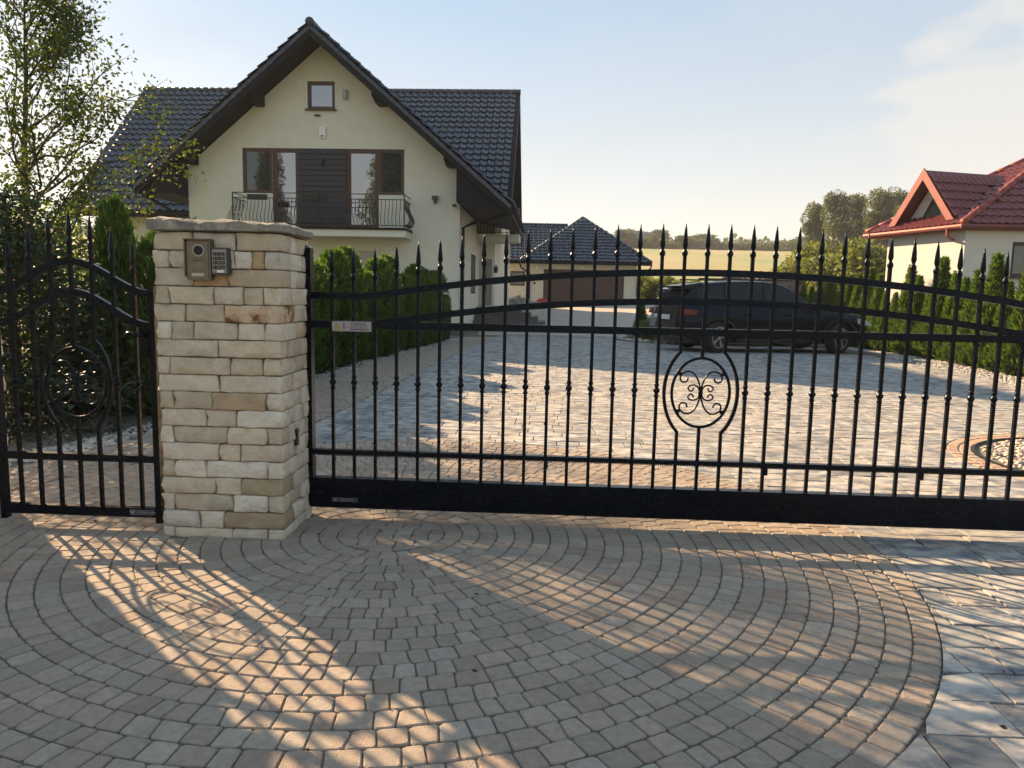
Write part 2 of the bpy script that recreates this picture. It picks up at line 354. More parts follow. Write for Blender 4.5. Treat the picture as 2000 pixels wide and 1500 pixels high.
# circle of cobbles in rings round a point under the gate line
disc = MB(); n = 72
disc.add([(CC[0], CC[1], -.0075)] + [(CC[0]+RC*math.cos(2*math.pi*k/n), CC[1]+RC*math.sin(2*math.pi*k/n), -.0075) for k in range(n)], [(0, k+1, (k+1) % n+1) for k in range(n)])
cob_base = tag(disc.build('cobble_paving', 'joint', flip=False), kind='structure')
def in_pillar(x, y, g=-.01):
    return (-1.84-g < x < -1.18+g and 3.776-g < y < 4.27+g) or (-3.64-g < x < -3.0+g and 3.83-g < y < 4.31+g)
pieces = []
PITCH_R = RC/27
for r_i in range(27):
    r0 = PITCH_R*r_i; r1 = r0+PITCH_R
    if r_i < 3:
        if r_i: continue
        for row in range(-3, 3):                                  # heart of the circle: short straight rows
            y0 = row*PITCH_R; R3 = 3*PITCH_R-.002; ym = y0+PITCH_R/2; hw_ = math.sqrt(max(.0, R3*R3-ym*ym)); nst = max(1, round(2*hw_/.095)); off_ = rnd.uniform(-.2, .2)
            X_c = [-hw_]+[-hw_+2*hw_*(q+off_)/nst for q in range(1, nst)]+[hw_]
            def at_(xx, yy, end):
                if end: xx = math.copysign(math.sqrt(max(0, R3*R3-yy*yy)), xx)
                return (CC[0]+xx, CC[1]+yy)
            for q in range(nst):
                g = .0024; xa, xb = X_c[q], X_c[q+1]; e0_, e1_ = q == 0, q == nst-1; ja, jb = rnd.uniform(-.008, .008), rnd.uniform(-.008, .008)
                P = [at_(xa+(0 if e0_ else g+ja), y0+g, e0_), at_(xb-(0 if e1_ else g+jb), y0+g, e1_), at_(xb-(0 if e1_ else g-jb), y0+PITCH_R-g, e1_), at_(xa+(0 if e0_ else g-ja), y0+PITCH_R-g, e0_)]
                pieces.append((round_quad(P, .008), cob_tint(), .0042, 0))
        continue
    rm = (r0+r1)/2; a = rnd.uniform(0, 1); end = a+2*math.pi; jn = (0, 0)
    while a < end-.02:
        L = rnd.uniform(.066, .116); da = L/rm
        if end-(a+da) < .05/rm: da = end-a
        g = .0024; j0, jn = jn, ((rnd.uniform(-.011, .011)/rm, rnd.uniform(-.011, .011)/rm) if end-(a+da) > .05 else (0, 0))
        P = []
        for rr, aa in ((r0+g, a+g/r0+j0[0]), (r1-g, a+g/r1+j0[1]), (r1-g, a+da-g/r1+jn[1]), (r0+g, a+da-g/r0+jn[0])):
            rr += rnd.uniform(-.002, .002); P.append((CC[0]+rr*math.cos(aa), CC[1]+rr*math.sin(aa)))
        cx = sum(p[0] for p in P)/4; cy = sum(p[1] for p in P)/4
        a += da
        if cy < -.6 or in_pillar(cx, cy): continue
        P = P[::-1] if False else P
        pieces.append((round_quad(P, .009), cob_tint(), .0042, 0))
def ccw(P):
    A = sum(P[i-1][0]*P[i][1]-P[i][0]*P[i-1][1] for i in range(len(P))); return P if A > 0 else P[::-1]
pieces = [(ccw(p), t, b, d) for p, t, b, d in pieces]
emit(pieces, cob_base, 'cobble', 300, 'cobble')

# buff path beside the hedge and ring of buff setts round the island
path_base = tag(MB().add([(hedge_x(y), y, gz(y)-.009) for y in (4.3, 6, 8, 9, 11, 14, 17, 24.4)] + [(strip_x(y), y, gz(y)-.009) for y in (4.3, 6, 8, 9, 11, 14, 17, 24.4)],
        [(i, 8+i, 9+i, i+1) for i in range(7)]).build('garden_path', 'joint', flip=True), kind='structure')
pieces = []; y = 4.35
while y < 23.6:
    d = .105; x = hedge_x(y)+rnd.uniform(0, .1)
    while x < strip_x(y)-.05:
        L = rnd.choice((.09, .12, .15)); x2 = min(x+L, strip_x(y)); cx, cy = (x+x2)/2, y+d/2
        if math.hypot(cx-CC[0], cy-CC[1]) > RC+.02 and not in_pillar(cx, cy):
            g = .005; sk = -.048*0
            P = [(x+g, y+g), (x2-g, y+g), (x2-g, y+d-g), (x+g, y+d-g)]
            pieces.append((ccw(round_quad(P, .008)), cob_tint(), .004, 0))
        x = x2
    y += d
emit(pieces, path_base, 'sett', 120, 'cobble')
isl = MB(); isl.add([(IC[0]+rr*math.cos(2*math.pi*k/48), IC[1]+rr*math.sin(2*math.pi*k/48), -.009) for rr in (IR-.02, IRO) for k in range(48)], [(k, (k+1) % 48, 48+(k+1) % 48, 48+k) for k in range(48)])
isl_base = tag(isl.build('island_border', 'joint'), kind='structure')
pieces = []
for r_i in range(2):
    r0 = IR+.02+r_i*.1; r1 = r0+.1; a = 0.
    while a < 2*math.pi-.03:
        da = rnd.choice((.09, .11, .13))/r0; g = .005
        P = [(IC[0]+rr*math.cos(aa), IC[1]+rr*math.sin(aa)) for rr, aa in ((r0+g, a+g), (r1-g, a+g), (r1-g, a+da-g), (r0+g, a+da-g))]
        pieces.append((ccw(round_quad(P, .01)), tuple(x*rnd.uniform(.95, 1.1) for x in (.47, .36, .27)), .006, 0)); a += da
emit(pieces, isl_base, 'sett', 60, 'cobble')
kerb = MB()
kerb.add([(IC[0]+rr*math.cos(2*math.pi*k/64), IC[1]+rr*math.sin(2*math.pi*k/64), zz) for rr, zz in ((IR+.012, -.03), (IR+.012, .010), (IR-.002, .010), (IR-.002, -.03)) for k in range(64)],
         [(j*64+k, j*64+(k+1) % 64, (j+1)*64+(k+1) % 64, (j+1)*64+k) for j in range(3) for k in range(64)])
kerb.build('edging', 'black', isl_base)

# big mottled slabs
slab_base = tag(MB().add([(-2.6, -1, -.0105), (8.4, -1, -.0105), (8.4, 9, -.0105), (-2.6, 9, -.0105)], [(0, 1, 2, 3)]).build('slab_paving', 'joint', flip=False), kind='structure')
pieces = []; row = 0; v = -3.
def push(p, c, r):
    dx, dy = p[0]-c[0], p[1]-c[1]; L = math.hypot(dx, dy)
    return p if L > r else (c[0]+dx/L*r, c[1]+dy/L*r)
while v < 21.5:
    d = (.2, .2, .2)[row % 3]; s = -3.5+rnd.uniform(0, .4)
    while s < 9.4:
        L = rnd.choice((.15, .2, .25, .3, .3, .4, .4)); g = .004
        c = UX*(s+L/2) + NX*(v+d/2) + Vector((-.6, 4.0, 0))
        if c.y > -.5 and c.x > strip_x(c.y)-.3 and c.x < 8.6+.05*(20-c.y)*.3 and math.hypot(c.x-CC[0], c.y-CC[1]) > RC-.22 and math.hypot(c.x-IC[0], c.y-IC[1]) > IRO-.12:
            P = []
            for q in ((s+g, v+g), (s+L/2, v+g), (s+L-g, v+g), (s+L-g, v+d/2), (s+L-g, v+d-g), (s+L/2, v+d-g), (s+g, v+d-g), (s+g, v+d/2)):
                w_ = UX*q[0] + NX*q[1] + Vector((-.6, 4.0, 0)); p = push((w_.x, w_.y), CC, RC+.0035); p = push(p, IC, IRO+.004)
                P.append((max(p[0], strip_x(p[1])+.005), p[1]))
            A = abs(sum(P[i-1][0]*P[i][1]-P[i][0]*P[i-1][1] for i in range(8)))/2
            if A > .0012:
                b = rnd.uniform(.85, 1.15); t = rnd.uniform(-.05, .05); k = rnd.random()
                tt = (b*(1+t), b, b*(1-t)) if k > .12 else (b*.72, b*.74, b*.78)
                pieces.append((ccw(P), tt, .0022, 0))
        s += L
    v += d; row += 1
emit(pieces, slab_base, 'slab', 300, 'slab')
M['farpave'] = mat('far_paving', (.42, .36, .30), (.27, .25, .235), scale=9, detail=4, lo=.4, hi=.6, rough=.85, stretch=(.6, 1.6, 1), c3=(.46, .37, .29), s3=.7, lo3=.45, hi3=.65)
far_p = sheet('paved_yard', [-1.2, 1, 3, 5, 7, 9.4], [25.0, 27, 30, 34, 40, 46.4], 'farpave', -.006)
sheet('side_yard', [9.4, 11, 14], [19.5, 22, 24.5, 30, 40, 46], 'ground', -.02)

# ------------------------------------------------------------------ stone pillars
COURSES = [[.316, .65], [.125, .42, .63, .77, .87], [.31, .59], [.115, .46, .70, .86], [.23, .55], [.125, .31, .65, .87], [.5], [.105, .58, .85], [.49],
           [.11, .43, .87], [.38, .62], [.115, .55, .86], [.48, .65], [.115, .37, .87], [.44, .65], [.1, .58, .86], [.31, .5], [.1, .57, .86]]
SPECIAL = {(4, 2): (.42, .285, .18), (1, 4): (.50, .385, .24), (2, 1): (.48, .36, .23), (9, 2): (.49, .39, .28), (16, 2): (.42, .34, .24), (14, 2): (.43, .38, .27)}
def stone_mesh(mb, x0, x1, y0, y1, z0, z1, tint, rng, r=.0075):
    g = .0026; x0 += g; x1 -= g; z0 += g*.7; z1 -= g*.7
    hx, hy, hz = (x1-x0)/2, (y1-y0)/2, (z1-z0)/2; c = ((x0+x1)/2, (y0+y1)/2, (z0+z1)/2)
    r = min(r, hx*.6, hy*.6, hz*.6)
    def ax(h, m): return [-h, -h+r] + [(-h+r)+(2*h-2*r)*k/m for k in range(1, m)] + [h-r, h]
    nx = max(2, int(hx*2/.05)); AX, AY, AZ = ax(hx, nx), ax(hy, 2), ax(hz, 2)
    idx = {}; V = []; F = []
    ph = [rng.uniform(0, 6.28) for _ in range(6)]
    def vert(p):
        k = (round(p[0], 5), round(p[1], 5), round(p[2], 5))
        if k in idx: return idx[k]
        q = [max(-h+r, min(h-r, a)) for a, h in zip(p, (hx, hy, hz))]
        d = Vector(p)-Vector(q); d = d.normalized()*r if d.length > 1e-7 else d
        w_ = Vector(q)+d
        nrm = Vector((w_.x/hx if hx else 0, w_.y/hy, w_.z/hz))
        bump = .0022*(math.sin(w_.x*47+ph[0])+math.sin(w_.z*83+ph[1])+math.sin(w_.x*23+w_.z*61+ph[2])) + rng.uniform(-.003, .003)
        w_ = w_ + Vector((nrm.x*.6, nrm.y*1.5, nrm.z*.35))*bump
        # worn ends lean a little
        w_.x += (hz and w_.z/hz)*.004*math.sin(ph[3])*(w_.x/hx)
        idx[k] = len(V); V.append((c[0]+w_.x, c[1]+w_.y, c[2]+w_.z)); return idx[k]
    for A, B, fix, order in ((AX, AZ, (-hy, hy), 'xz'), (AX, AY, (-hz, hz), 'xy'), (AY, AZ, (-hx, hx), 'yz')):
        for e in fix:
            for i in range(len(A)-1):
                for j in range(len(B)-1):
                    q = []
                    for a, b in ((A[i], B[j]), (A[i+1], B[j]), (A[i+1], B[j+1]), (A[i], B[j+1])):
                        q.append(vert({'xz': (a, e, b), 'xy': (a, b, e), 'yz': (e, a, b)}[order]))
                    F.append(tuple(q))
    mb.add(V, F, tint)
def stone_tint(rng):
    b = rng.uniform(.82, 1.10); h = rng.random()
    c = (.68, .635, .55) if h < .45 else (.64, .58, .475) if h < .75 else (.70, .67, .61) if h < .95 else (.60, .51, .39)
    return tuple(x*b for x in c)
def pillar(x0, y0, W, D, courses, rng, label, group, special):
    p = empty('stone_pillar', (x0, y0, 0), YAW, label, 'pillar', group)
    MB().box(.03, W-.03, .03, D-.03, -.05, 1.592).build('mortar_core', 'mortar', p)
    CH = .0905; zt = 1.585
    for ci, sp in enumerate(courses):
        z1 = zt-ci*CH; z0 = z1-CH
        if ci == 17: z0 = -.03
        cuts = [0]+[f+rng.uniform(-.008, .008) for f in sp]+[1]
        dx = rng.uniform(-.006, .006); nfront = len(cuts)-1
        for k in range(nfront):                       # front face
            mb = MB(); a, b = cuts[k]*W, cuts[k+1]*W; pr = rng.uniform(-.006, .006)
            last = k == nfront-1; depth = .12 if not last else rng.choice((.10, .16, .22))
            stone_mesh(mb, a+(dx if k == 0 else 0), b+(dx if last else 0), -pr, depth, z0, z1, special.get((ci, k)) or stone_tint(rng), rng)
            so_ = mb.build('stone', 'rust' if special and (ci, k) == (4, 2) else 'stone', p, smooth=True, tint=True)
            if special and (ci, k) == (4, 2): so_['label'] = 'long stone with dark rusty brown blotches'
            if last: dr = depth
            if k == 0: dl = depth
        for side, d0 in ((1, dr), (0, dl)):           # the two side faces
            y = d0
            while y < D-.01:
                L = rng.choice((.10, .14, .19)); y2 = min(y+L, D)
                if D-y2 < .06: y2 = D
                mb = MB(); pr = rng.uniform(-.006, .006)
                if side: stone_mesh(mb, W-.12, W+pr, y+.003, y2-.003, z0, z1, stone_tint(rng), rng)
                else: stone_mesh(mb, -pr, .12, y+.003, y2-.003, z0, z1, stone_tint(rng), rng)
                mb.build('stone', 'stone', p, smooth=True, tint=True); y = y2
        mb = MB()                                     # back face
        for k in range(2): stone_mesh(mb, .12+k*(W-.24)/2, .12+(k+1)*(W-.24)/2, D-.12, D, z0, z1, stone_tint(rng), rng)
        mb.build('back_stone', 'stone', p, smooth=True, tint=True)
    # rough slab cap
    nx, ny = 26, 18; V = []; F = []; X0, X1, Y0, Y1 = -.03, W+.032, -.03, D+.03
    def edge(i, j):
        fx_, fy = i/(nx-1), j/(ny-1)
        x = X0+(X1-X0)*fx_; y = Y0+(Y1-Y0)*fy
        rr = .03                                      # rounded plan corners
        e = .005*math.sin(x*31+y*17)+.004*math.sin(x*71-y*43)+.003*math.sin(x*190+y*150)
        if i in (0, nx-1): x += e
        if j in (0, ny-1): y += e
        for sx, sy in ((0, 0), (1, 0), (0, 1), (1, 1)):
            px, py = (X0, X1)[sx], (Y0, Y1)[sy]; d = math.hypot(x-px, y-py)
            if d < .05: x += (X0+X1-2*px)*.02; y += (Y0+Y1-2*py)*.02
        return x, y
    for j in range(ny):
        for i in range(nx):
            x, y = edge(i, j)
            b = min(i, nx-1-i, j, ny-1-j)
            z = 1.655 - (.014 if b == 0 else .003 if b == 1 else 0) + .004*math.sin(x*19+y*11)+.003*math.sin(x*41-y*29+1)+rng.uniform(-.005, .005) - .015*(x/W)
            V.append((x, y, z))
    nb = len(V)
    for j in range(ny):
        for i in range(nx):
            x, y = edge(i, j); V.append((x, y, 1.590 + (.004 if min(i, nx-1-i, j, ny-1-j) == 0 else 0)))
    for j in range(ny-1):
        for i in range(nx-1):
            q = (j*nx+i, j*nx+i+1, (j+1)*nx+i+1, (j+1)*nx+i); F.append(q); F.append(tuple(nb+t for t in q[::-1]))
    per = [(i, 0) for i in range(nx)]+[(nx-1, j) for j in range(1, ny)]+[(i, ny-1) for i in range(nx-2, -1, -1)]+[(0, j) for j in range(ny-2, 0, -1)]
    for k in range(len(per)):
        a = per[k][1]*nx+per[k][0]; b = per[(k+1) % len(per)]; b = b[1]*nx+b[0]; F.append((a, nb+a, nb+b, b))
    smooth_angle(MB().add(V, F).build('cap_slab', 'cap', p), 24)
    return p
rg = random.Random(11)
pillar(-1.835, 3.792, .655, .475, COURSES, rg, 'cream sandstone gate pillar carrying the entry intercom and keypad', 'gate pillars', SPECIAL)
rg = random.Random(5)
pillar(-3.66, 3.865, .655, .475, [[min(.9, max(.1, f+rg.uniform(-.05, .05))) for f in c] for c in COURSES[::-1][1:]+COURSES[:1]], rg,
       'cream sandstone pillar on the hinge side of the small arched gate', 'gate pillars', {})

# ------------------------------------------------------------------ gates
SPIKE = MB().lathe([(.0085, -.20), (.010, -.178), (.0155, -.168), (.0165, -.157), (.0125, -.146), (.0075, -.140), (.0095, -.133), (.0142, -.118), (.0115, -.075), (.0065, -.03), (.0012, 0)], 8)
KNUCK = MB().lathe([(.0095, -.042), (.0135, -.038), (.0145, -.030), (.0105, -.022), (.0105, -.016), (.0175, -.008), (.0195, 0), (.0175, .008), (.0105, .016), (.0105, .022), (.0145, .030), (.0135, .038), (.0095, .042)], 8)
def shared(mb, name, m, smooth=True):
    me = bpy.data.meshes.new(name); me.from_pydata(mb.v, [], mb.f)
    bm = bmesh.new(); bm.from_mesh(me); bmesh.ops.recalc_face_normals(bm, faces=bm.faces); bm.to_mesh(me); bm.free()
    if smooth: me.polygons.foreach_set('use_smooth', [True]*len(me.polygons))
    me.materials.append(M[m]); return me
SPIKE_ME = shared(SPIKE, 'spike', 'gate'); KNUCK_ME = shared(KNUCK, 'knuckle', 'gate')
BW = .0178
def gate_bars(g, xs, zlo, top, zk, ci, cz, ha, hb, outer):
    c = xs[ci]
    for i, x in enumerate(xs):
        tip = top(x)+.247; zt = tip-.17; mb = MB()
        if i == ci:
            MB().box(x-BW/2, x+BW/2, -BW/2, BW/2, zlo, cz-hb).build('bar', 'gate', g); mb.box(x-BW/2, x+BW/2, -BW/2, BW/2, cz+hb, zt)
        elif abs(i-ci) == 1:
            s = 1 if i > ci else -1; off = outer
            P = [(x, zlo), (x, cz-.243)]
            for k in range(-8, 9):
                t = k/8; P.append((c+s*(off*math.sqrt(max(0, 1-(t*.80)**2))), cz+t*.226))
            P += [(x, cz+.243), (x, zt)]
            mb.sweep(P, BW, BW)
        else: mb.box(x-BW/2, x+BW/2, -BW/2, BW/2, zlo, zt)
        b = mb.build('bar', 'gate', g)
        s_ = link('spike', SPIKE_ME, None, b); s_.location = (x, 0, tip); s_.rotation_euler[2] = R(22.5)
        if abs(i-ci) > 1:
            k_ = link('knuckle', KNUCK_ME, None, b); k_.location = (x, 0, zk); k_.rotation_euler[2] = R(22.5)
    # oval ring with scrolls
    pts = [(c+ha*math.cos(2*math.pi*k/48), 0, cz+hb*math.sin(2*math.pi*k/48)) for k in range(49)]
    ring = MB().tube(pts, .0088, 6, caps=False).build('oval_ring', 'gate', g, smooth=True)
    big = [(0, 0), (-.004, .03), (-.0186, .0765), (-.044, .112), (-.074, .123), (-.104, .112), (-.119, .088), (-.113, .066), (-.097, .060), (-.080, .066), (-.074, .086)]
    small = [(-.003, .004), (-.0186, .035), (-.044, .044), (-.066, .036), (-.071, .022), (-.058, .009), (-.045, .014), (-.041, .028)]
    for sx in (1, -1):
        for sz in (1, -1):
            for P, rr in ((big, .0054), (small, .0050)):
                MB().tube(catmull([(c+sx*x*ha/.165, 0, cz+sz*z*hb/.2) for x, z in P], 4), rr, 5).build('scroll', 'gate', ring, smooth=True)
            MB().lathe([(.004, -.012), (.011, -.008), (.013, 0), (.011, .008), (.004, .012)], 6, (c+sx*.113*ha/.165*1.12, 0, cz+sz*.112*hb/.2)).build('clasp', 'gate', ring)
    MB().lathe([(.005, -.02), (.012, -.012), (.014, 0), (.012, .012), (.005, .02)], 8, (c, 0, cz)).build('centre_knot', 'gate', ring, smooth=True)
def text_mesh(txt, size, m, parent, loc, rot, name='lettering', align='LEFT'):
    cu = bpy.data.curves.new(name, 'FONT'); cu.body = txt; cu.size = size; cu.extrude = .0004; cu.align_x = align; cu.resolution_u = 3
    t = bpy.data.objects.new('tmp', cu); C.objects.link(t)
    me = bpy.data.meshes.new_from_object(t.evaluated_get(bpy.context.evaluated_depsgraph_get()))
    bpy.data.objects.remove(t); me.name = name; me.materials.clear(); o = link(name, me, m, parent)
    o.location = loc; o.rotation_euler = rot; return o
def brand_plate(g, x0, x1, z0, z1, y):
    p = MB().box(x0, x1, y, y+.003, z0, z1).build('brand_plate', 'plate', g)
    W, Hh = x1-x0, z1-z0
    b = MB(); t = .0012
    b.box(x0+.001, x1-.001, y-.0006, y, z1-t-.001, z1-.001); b.box(x0+.001, x1-.001, y-.0006, y, z0+.001, z0+t+.001)
    b.box(x1-t-.001, x1-.001, y-.0006, y, z0+.001+t, z1-.001-t); b.build('plate_border', 'lettering', p)
    e = MB(); s = Hh*.62; cx = x0+W*.13; zz = z0+Hh*.2                  # winged W emblem
    e.add([(cx-s*.9, y-.0008, zz+s), (cx-s*.35, y-.0008, zz+s), (cx, y-.0008, zz+s*.45), (cx+s*.35, y-.0008, zz+s), (cx+s*.9, y-.0008, zz+s), (cx+s*.35, y-.0008, zz), (cx, y-.0008, zz+s*.25), (cx-s*.35, y-.0008, zz)],
          [(0, 7, 1), (1, 7, 6, 2), (2, 6, 5, 3), (3, 5, 4)]); e.build('emblem', 'lettering', p)
    text_mesh('WIŚNIOWSKI', Hh*.62, 'lettering', p, (x0+W*.30, y-.0008, z0+Hh*.28), (R(90), 0, 0))
# sliding gate
SG = empty('sliding_gate', (-1.19, 4.195, 0), YAW, 'long black wrought iron sliding gate across the driveway', 'gate', 'black iron gates')
xs = [.166+.1224*i for i in range(34)]; CI = 17; XC = xs[CI]; XE = 2*XC-.03
def top1(x):
    h = XC-.395
    return 1.297+.165*(1-min(1, abs(x-XC)/h)**2)
gate_bars(SG, xs, .226, top1, .788, CI, .781, .160, .194, .203)
MB().box(.010, .052, -.03, .03, .06, 1.540).build('end_stile', 'gate', SG)
MB().prism([(.008, 1.540), (.054, 1.540), (.031, 1.556)], 'y', -.032, .032).build('stile_cap', 'grey', SG)
MB().box(XE-.04, XE, -.03, .03, .06, 1.54).build('end_stile', 'gate', SG)
MB().box(.0525, XE-.0405, -.03, .03, .150, .232).build('bottom_beam', 'gate', SG)
MB().box(.0525, XE-.0405, -.036, .036, .060, .1485).build('track_channel', 'gate', SG)
MB().box(.0525, XE-.0405, -.02, .02, .370, .396).build('lower_rail', 'gate', SG)
rk = MB(); zt, zb = .392, .366; n = int((XE-.12)/.0127); V = []; F = []
for k in range(n):                                              # toothed rack behind the lower rail
    x = .06+k*.0127
    V += [(x, .0, zt), (x, .0, zb), (x+.0035, .0, zb-.013), (x+.0085, .0, zb-.013), (x+.0125, .0, zb)]
P0 = []
for k in range(n):
    x = .06+k*.0127; P0 += [(x, zb), (x+.0035, zb-.013), (x+.0085, zb-.013), (x+.012, zb)]
m_ = len(P0); V = [(x, yy, z) for yy in (.021, .034) for x, z in P0] + [(x, yy, zt-.004) for yy in (.021, .034) for x, z in P0]
for k in range(m_-1):
    F += [(k, k+1, 2*m_+k+1, 2*m_+k), (m_+k+1, m_+k, 3*m_+k, 3*m_+k+1), (k, m_+k, m_+k+1, k+1), (2*m_+k, 2*m_+k+1, 3*m_+k+1, 3*m_+k)]
rk.add(V, F); rk.build('toothed_rack', 'gate', SG)
for x in (.166, 1.4, 2.64, 3.5): MB().box(x-.012, x+.006, .0095, .034, .318, .372).build('rack_bracket', 'gate', SG)
MB().box(.0525, XE-.0405, -.02, .02, 1.098, 1.139).build('middle_rail', 'gate', SG)
H_ = [(.0525, 1.2785)]+[(.395-.02+ (2*(XC-.395)+.04)*k/40, top1(.395-.02+(2*(XC-.395)+.04)*k/40)-.0185) for k in range(41)]+[(XE-.0405, 1.2785)]
MB().sweep(H_, .03, .037).build('top_rail', 'gate', SG)
H_ = [(.40+2*(XC-.40)*k/40, 1.1205+.165*(1-(2*k/40-1)**2)) for k in range(41)]
MB().sweep(H_, .028, .036).build('arched_rail', 'gate', SG)
MB().lathe([(.010, -.012), (.013, 0), (.010, .012)], 8, (-.004, -.045, .125)).build('bolt', 'grey', SG)
brand_plate(SG, .165, .313, .098, .120, -.0395)
sp = MB().box(.171, .394, -.026, -.0205, 1.080, 1.136).build('warning_plate', 'sign', SG)
y = -.0268
MB().add([(.182, y, 1.090), (.216, y, 1.090), (.199, y, 1.126)], [(0, 1, 2)]).build('warning_triangle', 'yellow', sp)
for a, b in (((.182, y-.0004, 1.090), (.216, y-.0004, 1.090)), ((.216, y-.0004, 1.090), (.199, y-.0004, 1.126)), ((.199, y-.0004, 1.126), (.182, y-.0004, 1.090))): MB().bar(a, b, .0006, .002, (0, 1, 0)).build('triangle_edge', 'signink', sp)
MB().box(.198, .2, y-.0006, y, 1.101, 1.115).box(.198, .2, y-.0006, y, 1.095, 1.098).build('exclamation_mark', 'signink', sp)
pg = MB(); pg.box(.236, .242, y-.0006, y, 1.090, 1.128)
for k in range(2): pg.box(.250+k*.014, .257+k*.014, y-.0006, y, 1.101, 1.104)
for k in range(7): pg.box(.282+k*.0125, .285+k*.0125, y-.0006, y, 1.0925, 1.1235)
pg.box(.276, .378, y-.0006, y, 1.088, 1.0924); pg.box(.276, .360, y-.0006, y, 1.1236, 1.127)
pg.bar((.358, y-.0003, 1.125), (.380, y-.0003, 1.091), .0008, .004, (0, 1, 0)); pg.build('gate_pictogram', 'signink', sp)
MB().box(.180+.62, .215+.62, -.018, -.0165, 1.297, 1.312).build('weld_mark', 'grey', SG)
# pedestrian gate
PG = empty('pedestrian_gate', (-1.84, 3.9, 0), YAW, 'narrow black iron garden gate with bell shaped arched rails', 'gate', 'black iron gates')
ps = [-.836+.1128*i for i in range(7)]; PC = ps[3]
def bell(x, lo, pk): return lo+(pk-lo)*(.5+.5*math.cos(math.pi*min(1, abs(x-PC)/.43)))
gate_bars(PG, ps, .108, lambda x: bell(x, 1.288, 1.450), .790, 3, .788, .163, .188, .192)
MB().box(-.951, -.919, -.02, .02, .03, 1.31).build('hinge_stile', 'gate', PG)
MB().box(-.0785, -.045, -.02, .02, .03, 1.31).build('lock_stile', 'gate', PG)
MB().box(-.9185, -.079, -.02, .02, .061, .112).build('bottom_rail', 'gate', PG)
MB().box(-.9185, -.079, -.018, .018, .364, .401).build('lower_rail', 'gate', PG)
X_ = [-.9185+.8395*k/40 for k in range(41)]
MB().sweep([(x, bell(x, 1.288, 1.450)-.018) for x in X_], .03, .036).build('top_rail', 'gate', PG)
MB().sweep([(x, bell(x, 1.119, 1.290)-.018) for x in X_], .03, .036).build('arched_rail', 'gate', PG)
MB().box(-.125, -.0788, -.024, .024, .93, 1.09).build('lock_case', 'gate', PG)
MB().tube(catmull([(-.10, -.026, 1.05), (-.10, -.06, 1.052), (-.125, -.065, 1.056), (-.165, -.062, 1.063), (-.20, -.058, 1.045)]), [.009]*9+[.012]*6+[.010]*5+[.006]*5, 6).build('handle', 'gate', PG, smooth=True)
brand_plate(PG, -.222, -.085, .076, .104, -.0235)
for z in (.30, 1.05): MB().box(-.99, -.9505, -.012, .012, z, z+.06).build('hinge', 'gate', PG)

# ------------------------------------------------------------------ things on the pillar
def on_pillar(x, z, y=-.012): return Vector((-1.5, 3.776, 0)) + UX*x + NX*y + Vector((0, 0, z))
IP = empty('intercom', on_pillar(-.086, 1.442), YAW, 'bronze metal door intercom with round camera lens on the stone pillar', 'intercom')
o = MB().prism([(-.058, -.097), (.058, -.097), (.062, -.085), (.062, .09), (.055, .1), (-.055, .1), (-.062, .09), (-.062, -.085)], 'y', -.022, .03).build('housing', 'bronze', IP)
MB().box(-.053, .053, -.0255, -.0225, -.090, .091).build('face_plate', 'bronze', IP)
MB().prism([(-.066, .102), (.066, .102), (.066, .108), (-.066, .108)], 'y', -.045, .02).build('rain_hood', 'bronze', IP)
MB().prism([(.0625, -.08), (.068, -.08), (.068, .107), (.0625, .107)], 'y', -.035, .02).build('hood_side', 'bronze', IP)
MB().prism([(-.068, -.08), (-.0625, -.08), (-.0625, .107), (-.068, .107)], 'y', -.035, .02).build('hood_side', 'bronze', IP)
def disc_y(r, y0, y1, c, n=20):
    return MB().prism([(c[0]+r*math.cos(2*math.pi*k/n), c[1]+r*math.sin(2*math.pi*k/n)) for k in range(n)], 'y', y0, y1)
ln = disc_y(.030, -.032, -.026, (.006, .050)).build('lens_ring', 'keymetal', IP); disc_y(.024, -.036, -.0325, (.006, .050)).build('lens', 'lens', ln)
MB().box(-.024, .020, -.0275, -.026, .000, .0035).build('speaker_slot', 'black', IP)
MB().box(-.034, .030, -.028, -.026, -.078, -.062).build('name_plate', 'shutter', IP)
KP = empty('keypad', on_pillar(.024, 1.440), YAW, 'dark grey code keypad with metal number keys beside the intercom', 'keypad')
MB().prism([(-.042, -.068), (.042, -.068), (.046, -.06), (.046, .06), (.042, .068), (-.042, .068), (-.046, .06), (-.046, -.06)], 'y', -.026, .03).build('housing', 'darkgrey', KP)
MB().box(-.036, .036, -.0285, -.0265, -.058, .058).build('face_plate', 'grey', KP)
for r_ in range(4):
    for c_ in range(3):
        x, z = -.022+c_*.021, .036-r_*.022
        k = MB().box(x-.008, x+.008, -.032, -.029, z-.008, z+.008).build('key', 'black', KP)
        text_mesh('123456789*0#'[r_*3+c_], .011, 'keymetal', k, (x, -.0324, z-.004), (R(90), 0, 0), 'digit', 'CENTER')
MB().box(-.012, .022, -.0295, -.0287, -.056, -.044).build('label_strip', 'white', KP)
o = tag(MB().box(0, .016, -.018, .018, -.045, .045).build('photocell', 'black'), 'small black photocell sensor on the side of the intercom pillar', 'sensor')
o.location = (-1.178, 3.96, .51); o.rotation_euler[2] = YAW
disc = MB().box(.0162, .019, -.011, .011, .0, .03).build('sensor_window', 'lens', o)
